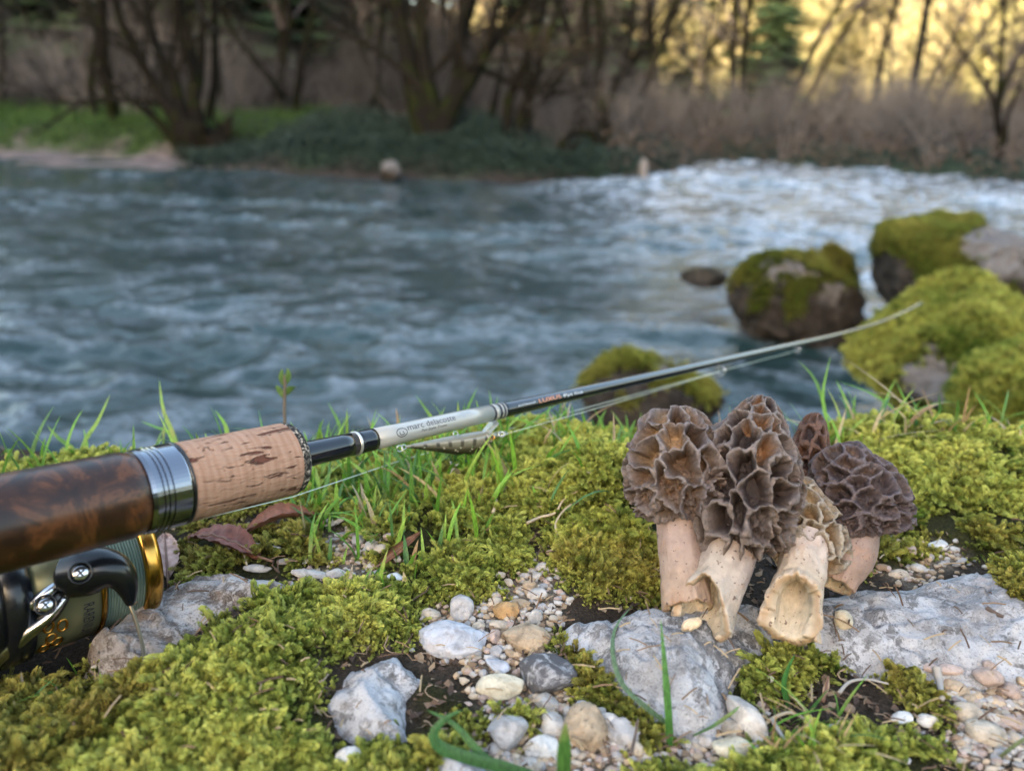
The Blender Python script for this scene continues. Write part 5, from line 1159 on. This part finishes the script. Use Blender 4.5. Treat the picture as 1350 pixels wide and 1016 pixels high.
# straw and twigs
m_straw = flat('straw', (.45, .37, .26), .7, spec=.3); m_twigd = flat('dark_twig', (.10, .070, .055), .85); m_greyt = flat('grey_straw', (.34, .31, .28), .8)
def px_stem(name, pts, r, mat, label, cat, lift=.001, dz=None):
    C = []
    for i, (a, b) in enumerate(pts):
        p = on_surf(a, b); dp = float(np.dot(p-CAM, _f)) + (dz[i] if dz else -.001)
        C.append(pix(a, b, dp))
    C = catmull(C, np.linspace(0, 1, 5*len(pts))); C[:, 2] += lift; mb = MB(); tube(mb, C, np.linspace(r, r*.5, len(C)), 6); return solo(mb, name, mat, label, cat)
S = 'dead grass stem'
px_stem(S.replace(' ', '_'), [(694,698),(712,690),(732,684),(742,668),(762,655)], .0007, m_straw, 'pale bent dry stem lying on moss left of the tawny cushion', S, .003)
px_stem('dead_grass_stem', [(736,716),(732,700),(742,682),(760,668)], .0006, m_straw, 'second pale dry stem curling over the moss beside the first', S, .003)
px_stem('dead_grass_stem', [(650,684),(654,670),(653,652)], .0008, m_straw, 'stubby straw standing in the moss below the lure', S, .003)
px_stem('dead_grass_stem', [(655,648),(680,645),(705,650)], .0006, m_straw, 'short straw lying crosswise behind the stubby one', S, .003)
px_stem('dead_grass_stem', [(703,652),(722,636),(760,630),(780,632)], .0006, m_straw, 'thin straw lying over the moss crest', S, .003)
px_stem('dead_grass_stem', [(1105,920),(1118,906),(1140,902),(1170,908)], .0006, m_greyt, 'grey arched straw over the dark soil', S, .002)
px_stem('dead_grass_stem', [(1000,966),(1025,950),(1048,948),(1085,975),(1100,1000)], .0006, m_straw, 'bent tan straw in the grass tuft at the lower edge', S, .002)
px_stem('dead_grass_stem', [(1016,955),(1035,985),(1050,1010)], .0007, m_greyt, 'grey flattened straw crossing the grass tuft', S, .002)
px_stem('dead_grass_stem', [(1075,972),(1100,964),(1125,966),(1145,970)], .0009, m_greyt, 'thick grey stalk lying right of the grass tuft', S, .002)
px_stem('dead_grass_stem', [(1232,890),(1236,910),(1240,932)], .0014, m_greyt, 'frayed grey stub of straw standing by the right-hand gravel', S, .003)
px_stem('twig', [(805,862),(812,835),(822,812),(834,799)], .0004, m_twigd, 'thin dark twig lying on the left end of the slab', 'twig', .001)
px_stem('twig', [(830,1010),(836,985),(840,962)], .0006, m_twigd, 'purple-brown twig sticking up at the lower edge', 'twig', .004)
px_stem('twig', [(1300,805),(1312,812),(1322,816)], .0011, m_twigd, 'dark wood chip on the right end of the slab', 'twig', .001)
px_stem('twig', [(303,702),(318,722),(326,750)], .0008, m_straw, 'brownish stalk beneath the red leaf', 'twig', .002)
px_stem('twig', [(300,728),(330,722),(370,728)], .0008, m_greyt, 'grey twig lying in front of the red leaf', 'twig', .002)
# budding plant behind the cork grip
g = gnd(374, 600, 0); dp = float(np.dot(g-CAM, _f))
t = thing('budding_plant', (g[0], g[1], float(surf_h(g[0], g[1])[0])), 'thin dark stem with a small green bud rising behind the cork grip', 'plant')
mb = MB(); C = [pix(a, b, dp) for a, b in [(374,605),(376,570),(375,535),(376,508),(375,494)]]; tube(mb, catmull(C, np.linspace(0, 1, 14)), .0009, 6); part(mb, 'stem', flat('plant_stem', (.10, .075, .05), .7), t)
for q in ([(376,508),(371,498),(372,486)], [(375,506),(380,496),(379,485)], [(376,520),(384,512),(392,510)], [(376,524),(368,514),(364,508)]):
    mb = MB(); blade(mb, [pix(a, b, dp-.001*i) for i, (a, b) in enumerate(q)], .0016, (.10, .17, .04), None, 7); part(mb, 'leaf', m_grass, t)

# fallen leaves
n = NT('dead_leaf'); p = n.obj(); oi = n.nd('ObjectInfo')
a = n.noise(p, 220, 4, .6)
m_leaf = n.bsdf(n.mix(1.0, oi.outputs['Color'], n.ramp(a, [(.3, .55), (.6, 1.2)]), 'MULTIPLY'), .55, spec=.3, normal=n.bump(n.noise(p, 900, 2), .4, .0005))
m_vein = flat('leaf_vein', (.16, .085, .055), .6)
def dead_leaf(p0, p1, wpx, curl, colr, label, lift=.004, roll=0.0, seed=0):
    """a leaf from stalk end p0 to tip p1 (picture points), wpx wide, curled across"""
    A, B = on_surf(*p0), on_surf(*p1); A[2] += lift*.4; B[2] += lift; L = np.linalg.norm(B-A); dp = np.dot((A+B)/2-CAM, _f); w = wpx*dp/F/2
    ax = (B-A)/L; up = np.array([0, -.35, 1.]); up -= ax*np.dot(up, ax); up /= np.linalg.norm(up); sd = np.cross(ax, up)
    up, sd = math.cos(roll)*up+math.sin(roll)*sd, math.cos(roll)*sd-math.sin(roll)*up
    nu, nv = 17, 27; u = np.linspace(-1, 1, nu); v = np.linspace(0, 1, nv); Uu, Vv = np.meshgrid(u, v)
    ww = w*np.sin(np.pi*np.clip(Vv*.96+.02, 0, 1)**.85)**.8*(1+.07*np.sin(Vv*70)*np.abs(Uu))
    th = Uu*curl; rad = ww/max(curl, .05)
    S_ = np.sin(th)*rad; H_ = (1-np.cos(th))*rad+.12*L*np.sin(Vv*3.1)*(.4+.6*np.sin(seed))+.05*L*pn(Uu*1.5+seed, Vv*3, seed)+.010*L*np.sin(np.abs(Uu)*3-Vv*38)
    P = A+Vv[..., None]*L*ax+S_[..., None]*sd+H_[..., None]*up
    t = thing('dead_leaf', A, label, 'leaf')
    mb = MB(); mb.add(P.reshape(-1, 3), gridq(nu, nv)); mb.add((P-up*.00025).reshape(-1, 3), gridq(nu, nv)[:, ::-1]); o = part(mb, 'blade', m_leaf, t); o.color = (*colr, 1)
    mb = MB(); mid = P[:, nu//2]+up*.0002; tube(mb, np.concatenate([[A-ax*L*.18], mid[::2]]), np.linspace(.0006, .0002, 1+len(mid[::2])), 5); part(mb, 'vein', m_vein, t)
dead_leaf((342,738), (250,716), 46, .8, (.15, .055, .040), 'dark red-brown dead leaf just below the cork grip', .003, .25, 1)
dead_leaf((326,706), (416,694), 36, 1.2, (.22, .095, .062), 'folded reddish dead leaf right of the dark red one', .006, -.2, 2)
dead_leaf((222,765), (218,712), 34, .7, (.42, .27, .22), 'pale pinkish dead leaf beside the gold spool rim', .003, .2, 3)
dead_leaf((500,752), (556,718), 20, 1.6, (.19, .095, .06), 'small curled brown leaf on the moss edge among pebbles', .006, .4, 4)
dead_leaf((1085,925), (1090,905), 8, .8, (.34, .24, .16), 'tiny tan leaf scrap in the grass tuft', .004, .2, 5)
# crumbs of leaf, bark and root lying on the bare soil: nobody could count them
rg = np.random.default_rng(15); mb = MB(); k = 3200
px_, py_ = rg.uniform(120, 1400, k), rg.uniform(640, 1080, k); g = np.array([gnd(a, b, .002) for a, b in zip(px_, py_)])
ok = (sd_any(g[:, 0], g[:, 1], MOSS_W) < .006) & (sd_any(g[:, 0], g[:, 1], list(ROCK_W.values())) < .001); g = g[ok]; zz = ground_h(g[:, 0], g[:, 1], sd_any(g[:, 0], g[:, 1], MOSS_W))
for (x, y, _), z0 in zip(g, zz):
    s = rg.uniform(.0006, .0026); a = rg.uniform(0, 6.28); d = np.array([math.cos(a), math.sin(a), rg.normal()*.25]); e_ = np.array([-d[1], d[0], rg.normal()*.3])*rg.uniform(.2, .6)
    c = np.array([x, y, z0+.0004]); cc = np.array([(.10, .065, .045), (.16, .11, .075), (.05, .035, .028), (.24, .18, .12)][rg.integers(4)])
    mb.add([c-d*s-e_*s*.5, c+d*s*.2-e_*s, c+d*s, c+e_*s, c-d*s*.5+e_*s*.6+[0, 0, s*.5]], None, [(0, 1, 4), (1, 2, 3), (1, 3, 4)], col=np.tile(cc, (5, 1)))
for _ in range(420):                                                        # needles and straw bits caught in the moss
    a, b = rg.uniform(0, 1350), rg.uniform(600, 1016); q = on_surf(a, b)
    if q[1] > .42: continue
    d = rg.normal(size=3)*[1, 1, .35]; d /= np.linalg.norm(d); L = rg.uniform(.002, .008); q = q+[0, 0, .0045]
    tube(mb, [q-d*L*.5, q+[0, 0, .0004], q+d*L*.5], rg.uniform(.00015, .00035), 4, col=[(.20, .13, .08), (.34, .26, .16), (.10, .06, .04)][rg.integers(3)])
for _ in range(420):
    i = rg.integers(len(g)); c = np.array([g[i, 0], g[i, 1], zz[i]+.0008]); d = rg.normal(size=3)*[1, 1, .25]; d /= np.linalg.norm(d); L = rg.uniform(.003, .010); P = [c]
    for _ in range(5): d = d+rg.normal(size=3)*[.5, .5, .2]; d /= np.linalg.norm(d); P.append(P[-1]+d*L/5)
    P = np.array(P); P[:, 2] = np.maximum(P[:, 2], zz[i]); tube(mb, P, rg.uniform(.00012, .0003), 4, col=[(.12, .08, .06), (.28, .21, .15), (.07, .05, .04)][rg.integers(3)])
solo(mb, 'litter', m_grit, 'brown crumbs of leaf and rootlets strewn on the bare soil', None, None, 'stuff', smooth=False, loc=np.zeros(3))

# ================================================================== MORELS
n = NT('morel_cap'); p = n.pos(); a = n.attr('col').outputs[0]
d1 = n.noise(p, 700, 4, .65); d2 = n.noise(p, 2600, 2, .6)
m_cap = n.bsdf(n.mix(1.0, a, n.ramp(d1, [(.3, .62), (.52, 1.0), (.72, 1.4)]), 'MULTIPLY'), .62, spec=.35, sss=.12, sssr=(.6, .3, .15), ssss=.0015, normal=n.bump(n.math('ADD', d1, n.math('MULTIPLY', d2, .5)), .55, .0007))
n = NT('morel_stem'); p = n.pos(); a = n.attr('col').outputs[0]
d1 = n.noise(p, 260, 5, .65); d2 = n.noise(p, 1500, 3, .6)
speck = n.ramp(n.noise(p, 640, 3, .55), [(.64, 0), (.69, .85)])
stain = n.ramp(n.noise(p, 120, 5, .7, .6), [(.56, 0), (.72, .45)])
c = n.mix(1.0, a, n.ramp(d1, [(.3, .82), (.6, 1.1)]), 'MULTIPLY'); c = n.mix(stain, c, (.36, .18, .09)); c = n.mix(speck, c, (.07, .035, .025))
m_stem = n.bsdf(c, .55, spec=.35, sss=.15, sssr=(.8, .5, .3), ssss=.003, normal=n.bump(n.math('ADD', d1, n.math('MULTIPLY', d2, .35)), .45, .0009))
m_soilc = flat('clinging_soil', (.05, .032, .022), .95)

def cap(parent, axis, radii, nseed, seed, depth, ridge_c, pit_c, pit_alt, alt=.5, stretch=1.5, w=.0016, nu=430, nv=300, twist=0.0, lower=None, flare=None):
    r = np.random.default_rng(seed); tq = np.linspace(0, 1, nv); C = catmull(axis, tq); T, e1, e2 = frames(C, np.array([1., 0, 0]))
    L = np.linalg.norm(np.diff(C, axis=0), axis=1).sum()
    R = np.interp(tq, np.linspace(0, 1, len(radii)), radii); R = smo(R, 31)
    R *= np.sqrt(np.clip(1-np.clip((tq-.86)/.14, 0, 1)**2.4, .0004, 1))*(1-.45*np.clip((.07-tq)/.07, 0, 1)**2)
    u = np.arange(nu)/nu*2*math.pi; Uu, Tt = np.meshgrid(u, tq)
    base = C[:, None]+R[:, None, None]*(np.cos(u)[None, :, None]*e1[:, None]+np.sin(u)[None, :, None]*e2[:, None])
    base = base+ (.10*R[:, None]*fbm(np.cos(Uu)*1.6+seed, np.sin(Uu)*1.6, Tt*3, 3))[..., None]*((base-C[:, None])/(R[:, None, None]+1e-6))
    du = np.roll(base, -1, 1)-np.roll(base, 1, 1); dv = np.gradient(base, axis=0); N_ = np.cross(du, dv); N_ /= np.linalg.norm(N_, axis=2)[..., None]+1e-12
    if np.mean(np.sum(N_*(base-C[:, None]), -1)) < 0: N_ = -N_
    rm = R.mean()
    ua = Uu+twist*Tt
    Q = np.stack([np.cos(ua)*R[:, None]*.5+np.cos(ua)*rm*.5, np.sin(ua)*R[:, None]*.5+np.sin(ua)*rm*.5, Tt*L/stretch], -1).reshape(-1, 3)
    f0 = 1/(rm*.75)
    wv = np.stack([fbm(Q[:, 0]*f0+seed*3, Q[:, 1]*f0, Q[:, 2]*f0+k_*7.7, 3) for k_ in range(3)], -1)
    wf = np.stack([fbm(Q[:, 0]*f0*4+seed*3, Q[:, 1]*f0*4, Q[:, 2]*f0*4+k_*5.7, 3) for k_ in range(3)], -1)
    Qw = Q+wv*rm*.20+wf*rm*.035
    S_ = []
    cand = Q[r.choice(len(Q), 4000)]
    for i in range(nseed):                                                  # well-spaced pits
        cc = cand[r.choice(4000, 16)]
        if not S_: S_.append(cc[0]); continue
        dmin = np.min(np.linalg.norm(cc[:, None]-np.array(S_)[None], axis=2), 1)*r.uniform(.75, 1.25, 16); S_.append(cc[np.argmax(dmin)])
    S_ = np.array(S_)
    D = np.linalg.norm(Qw[:, None].astype(np.float32)-S_[None].astype(np.float32), axis=2); ID = D.argmin(1); P2 = np.partition(D, 2, axis=1)[:, :3]; F1, F2 = P2[:, 0], P2[:, 1]
    e = F2-F1; wn_ = w*(1+.22*fbm(Q[:, 0]*300, Q[:, 1]*300, Q[:, 2]*300+seed, 2))
    ridge = 1-sstep(.22, 1, e/(wn_*2.1)); crest = np.exp(-(e/(wn_*.75))**2)
    # little walls that run only part-way across a pit
    S2 = Q[r.choice(len(Q), nseed*3)]; D2 = np.linalg.norm((Qw+wf*rm*.1)[:, None].astype(np.float32)-S2[None].astype(np.float32), axis=2); P3 = np.partition(D2, 1, axis=1)[:, :2]; e2_ = P3[:, 1]-P3[:, 0]
    sec = (1-sstep(0, 1, e2_/(w*1.3)))*sstep(-.05, .35, fbm(Q[:, 0]*f0*2+9, Q[:, 1]*f0*2, Q[:, 2]*f0*2+seed, 2))
    cellh = r.uniform(.65, 1.25, nseed)[ID]
    hv = .90+.20*fbm(Q[:, 0]*f0*1.7, Q[:, 1]*f0*1.7, Q[:, 2]*f0*1.7+seed*2, 3)+.07*fbm(Q[:, 0]*f0*7, Q[:, 1]*f0*7, Q[:, 2]*f0*7+seed, 3)
    dloc = depth*np.clip((R/rm), .35, 1.15).repeat(nu)
    h = dloc*(np.clip(ridge*hv, 0, 1.5)*1.0+.20*np.clip(sec*(1-ridge), 0, 1)*hv-.75*cellh*sstep(.35, 1.0, e/(wn_*2.6)))
    if lower is not None:                                                   # crowded, flattened wrinkles instead of open pits
        lw = lower(Tt.ravel(), Uu.ravel()); wr = fbm(Q[:, 0]*f0*6, Q[:, 1]*f0*6, Q[:, 2]*f0*2.6+seed, 4); wr2 = 1-np.abs(fbm(Q[:, 0]*f0*3.4+4, Q[:, 1]*f0*3.4, Q[:, 2]*f0*3.0+seed, 3))*2.4
        h = h*(1-.72*lw)+lw*dloc*(.45*wr2+.35*wr); ridge = ridge*(1-.5*lw)+lw*.5*np.clip(wr2, 0, 1)
    h += .00028*fbm(Q[:, 0]*900, Q[:, 1]*900, Q[:, 2]*900, 3)
    tx = du/(np.linalg.norm(du, axis=2)[..., None]+1e-9); tv = dv/(np.linalg.norm(dv, axis=2)[..., None]+1e-9)
    fold = (np.clip(h, 0, None)/depth)
    a1 = fbm(Q[:, 0]*f0*3.0+2, Q[:, 1]*f0*3.0, Q[:, 2]*f0*3.0, 3)*fold*depth*.38; a2 = fbm(Q[:, 0]*f0*3.0+22, Q[:, 1]*f0*3.0, Q[:, 2]*f0*3.0, 3)*fold*depth*.38
    P = base+N_*h.reshape(nv, nu)[..., None]+tx*a1.reshape(nv, nu)[..., None]+tv*a2.reshape(nv, nu)[..., None]
    if flare is not None: P = P+flare(P, Tt)[..., None]*N_
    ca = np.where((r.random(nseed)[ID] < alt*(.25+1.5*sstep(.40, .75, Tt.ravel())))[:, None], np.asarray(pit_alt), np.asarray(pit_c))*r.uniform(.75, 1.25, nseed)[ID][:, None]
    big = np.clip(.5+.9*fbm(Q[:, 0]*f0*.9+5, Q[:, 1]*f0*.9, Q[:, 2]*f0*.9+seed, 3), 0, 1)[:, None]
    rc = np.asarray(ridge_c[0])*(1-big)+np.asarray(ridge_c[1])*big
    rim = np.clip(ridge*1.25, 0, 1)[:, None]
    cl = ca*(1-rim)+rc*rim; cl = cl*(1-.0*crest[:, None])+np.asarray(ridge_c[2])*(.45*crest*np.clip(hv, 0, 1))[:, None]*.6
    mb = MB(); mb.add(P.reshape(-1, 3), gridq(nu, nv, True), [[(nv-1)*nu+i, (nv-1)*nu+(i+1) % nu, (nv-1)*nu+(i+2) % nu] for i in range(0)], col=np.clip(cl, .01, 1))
    mb.add(np.concatenate([P[0], [C[0]+T[0]*.002]]), None, [[i, nu, (i+1) % nu] for i in range(nu)], col=np.tile(np.asarray(pit_c)*.5, (nu+1, 1)))
    return part(mb, 'cap', m_cap, parent)

def stem(parent, axis, radii, seed, c_top, c_bot, front, cut=.0, cutw=1.0, jag=.03, wall=.0016, open_=True, curl=.0012, squash=None, lobes=.06):
    """hollow stem, axis from the cap down to its torn foot; front = angle of the side that is torn away furthest"""
    nu, no, ni = 150, 110, 46; C0 = catmull(axis, np.linspace(0, 1, 160)); T0, e1, e2 = frames(C0, np.array([1., 0, 0])); r_ = np.interp(np.linspace(0, 1, 160), np.linspace(0, 1, len(radii)), radii); r_ = smo(r_, 25)
    th = np.arange(nu)/nu*2*math.pi; cf = np.clip(np.cos(th-front), 0, 1)**cutw
    te = 1-cut*cf-jag*(fbm(np.cos(th)*2+seed, np.sin(th)*2, seed, 4)+.5)-.35*jag*np.abs(fbm(np.cos(th)*7, np.sin(th)*7, seed, 2))
    def at(t, rad_off):
        t = np.clip(t, 0, 1); k_ = t*159; i = np.clip(k_.astype(int), 0, 158); f_ = (k_-i)[..., None]
        def li(A): return A[i]*(1-f_)+A[i+1]*f_
        rr = (r_[i]*(1-f_[..., 0])+r_[i+1]*f_[..., 0]); thb = np.broadcast_to(th, t.shape)
        rr = rr*(1+lobes*fbm(np.cos(thb)*1.2+seed, np.sin(thb)*1.2, t*3, 3)+.16*lobes*fbm(np.cos(thb)*4+seed, np.sin(thb)*4, t*9, 3)+.22*lobes*fbm(np.cos(thb)*1.5+seed+5, np.sin(thb)*1.5, t*7, 3))
        rr = rr+rad_off
        return li(C0)+rr[..., None]*(np.cos(thb)[..., None]*li(e1)+np.sin(thb)[..., None]*li(e2))
    rows, cols = [], []
    c_top, c_bot = np.asarray(c_top), np.asarray(c_bot); inner = np.array([.55, .46, .34])
    for j in range(no):
        f_ = j/(no-1); t = te*f_; cu = curl*sstep(.80, 1.0, f_)*(.5+1.0*fbm(np.cos(th)*3+seed, np.sin(th)*3, 4, 3)); rows.append(at(t, cu)); k_ = sstep(.1, .95, f_); cols.append(np.tile(c_top*(1-k_)+c_bot*k_, (nu, 1)))
    for m_ in (.35, .7): rows.append(at(te+.008*math.sin(m_*3), curl*.5-wall*m_)); cols.append(np.tile(np.array([.38, .27, .17]), (nu, 1)))
    for j in range(ni):
        f_ = j/(ni-1); rows.append(at(te*(1-.62*f_), -wall*(1+.8*f_)-.0008*np.abs(fbm(np.cos(th)*3+2, np.sin(th)*3, f_*4+seed, 3)))); cols.append(np.tile(inner*(1-.15*f_), (nu, 1)))
    P = np.concatenate(rows); mb = MB(); mb.add(P, gridq(nu, len(rows), True), col=np.concatenate(cols)); mb.add(np.concatenate([rows[-1], [rows[-1].mean(0)]]), None, [[i, (i+1) % nu, nu] for i in range(nu)], col=np.tile(inner*.8, (nu+1, 1)))
    return part(mb, 'stem', m_stem, parent)
PINK, CREAM, ROSE = (.32, .248, .225), (.42, .35, .285), (.25, .184, .166)
GREY = ((.080, .060, .056), (.135, .105, .092), (.27, .22, .19))

# central morel, upright in front
t = thing('morel', on_surf(930, 826), 'tallest morel in the middle with a long pitted conical cap and torn cream stem foot', 'mushroom', 'morel mushrooms')
cap(t, [pix(986,722,.262), pix(982,680,.262), pix(984,635,.2635), pix(990,590,.266), pix(1000,555,.269), pix(1004,527,.272)], [.0108, .0146, .0152, .0138, .0100, .0062, .0036], 112, 3, .0043, GREY, (.026, .016, .014), (.20, .100, .045), .36, 1.5, .00062, lower=lambda T_, U_: sstep(.34, .16, T_)*sstep(.9, .2, np.abs(((U_-5.4+3.1416) % 6.2832)-3.1416)/2.0))  # pit brown taken near black: shade of the deep pits painted in
stem(t, [pix(976,672,.262), pix(966,715,.259), pix(950,760,.2545), pix(934,795,.2500), pix(922,828,.2455)], [.0082, .0082, .0086, .0094, .0088], 2.2, PINK, CREAM, 2.2, .34, 1.3, .06, curl=.0015, lobes=.12)
# left morel
t = thing('morel', on_surf(905, 800), 'left morel with large open tan pits at the top and wrinkled grey flanks', 'mushroom', 'morel mushrooms')
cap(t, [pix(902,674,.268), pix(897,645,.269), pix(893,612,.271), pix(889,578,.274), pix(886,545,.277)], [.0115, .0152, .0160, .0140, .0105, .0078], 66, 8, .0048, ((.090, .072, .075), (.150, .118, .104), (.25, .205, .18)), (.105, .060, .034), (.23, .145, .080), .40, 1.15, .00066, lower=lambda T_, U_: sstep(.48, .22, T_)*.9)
stem(t, [pix(893,640,.269), pix(894,690,.266), pix(897,735,.262), pix(903,770,.2575), pix(908,804,.2535)], [.0072, .0072, .0074, .0080, .0076], 5.1, (.32, .235, .212), (.34, .24, .175), 1.9, .05, 1.5, .04, lobes=.12)
# small tan morel lying with its hollow foot towards the lens
t = thing('morel', on_surf(1040, 828), 'short morel with a honey-tan net cap and pale hollow stem facing forward', 'mushroom', 'morel mushrooms')
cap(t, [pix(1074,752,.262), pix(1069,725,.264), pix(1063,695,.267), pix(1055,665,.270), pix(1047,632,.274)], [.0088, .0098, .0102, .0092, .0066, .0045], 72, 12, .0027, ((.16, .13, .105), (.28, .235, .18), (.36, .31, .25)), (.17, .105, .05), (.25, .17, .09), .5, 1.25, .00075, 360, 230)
stem(t, [pix(1064,708,.262), pix(1060,735,.2575), pix(1054,765,.252), pix(1047,795,.2465), pix(1040,833,.2405)], [.0074, .0076, .0080, .0082, .0068], 8.4, (.44, .365, .325), (.47, .365, .265), 1.85, .36, 1.1, .06, lobes=.13, wall=.0024, curl=.0034)
# reddish small one behind
t = thing('morel', on_surf(1064, 700)+np.array([0, .012, 0]), 'little rust-brown pointed morel half hidden behind the tallest one', 'mushroom', 'morel mushrooms')
fb = pix(1068,690,.296); cap(t, [pix(1064,652,.292), pix(1066,625,.292), pix(1069,588,.293), pix(1075,545,.296)], [.0064, .0078, .0072, .0052, .0024], 70, 17, .0016, ((.058, .028, .019), (.09, .044, .027), (.13, .07, .045)), (.028, .013, .009), (.055, .024, .013), .4, 1.3, .0009, 260, 190)
stem(t, [pix(1065,640,.292), pix(1064,680,.291), pix(1064,735,.288)], [.0045, .0045, .0050], 3.3, ROSE, ROSE, 4.7, .0, 1, .01)
# dark one on the right
t = thing('morel', on_surf(1105, 762), 'right morel with a dark purple-brown wrinkled cap tilted over a pinkish stem', 'mushroom', 'morel mushrooms')
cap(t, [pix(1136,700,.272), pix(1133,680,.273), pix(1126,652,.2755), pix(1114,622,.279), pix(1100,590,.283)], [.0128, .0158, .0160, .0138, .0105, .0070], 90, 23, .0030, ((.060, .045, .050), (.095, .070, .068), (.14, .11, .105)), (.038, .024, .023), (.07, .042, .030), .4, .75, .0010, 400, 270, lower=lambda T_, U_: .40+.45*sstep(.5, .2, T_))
stem(t, [pix(1130,672,.272), pix(1128,700,.2695), pix(1120,728,.267), pix(1106,752,.2645), pix(1098,772,.2625)], [.0080, .0080, .0085, .0080, .0060], 9.6, ROSE, (.29, .195, .15), 1.6, .02, 1.5, .04)
# crumb torn from the stem
v, f = ICO[4]; c_ = on_surf(911, 828); P = v*np.array([.0036, .0018, .0017])*(1+.25*fbm(v[:, 0]*2, v[:, 1]*2, v[:, 2]*2, 3))[:, None]; P = P@np.array([[.9, .2, .40], [-.2, 1, 0], [-.40, 0, .9]])
mb = MB(); mb.add(P+c_+[0, 0, .0016], None, f, col=np.tile(np.array([.62, .48, .32]), (len(v), 1))); solo(mb, 'mushroom_crumb', m_stem, 'torn cream crumb of stem lying at the foot of the tallest morel', 'crumb')
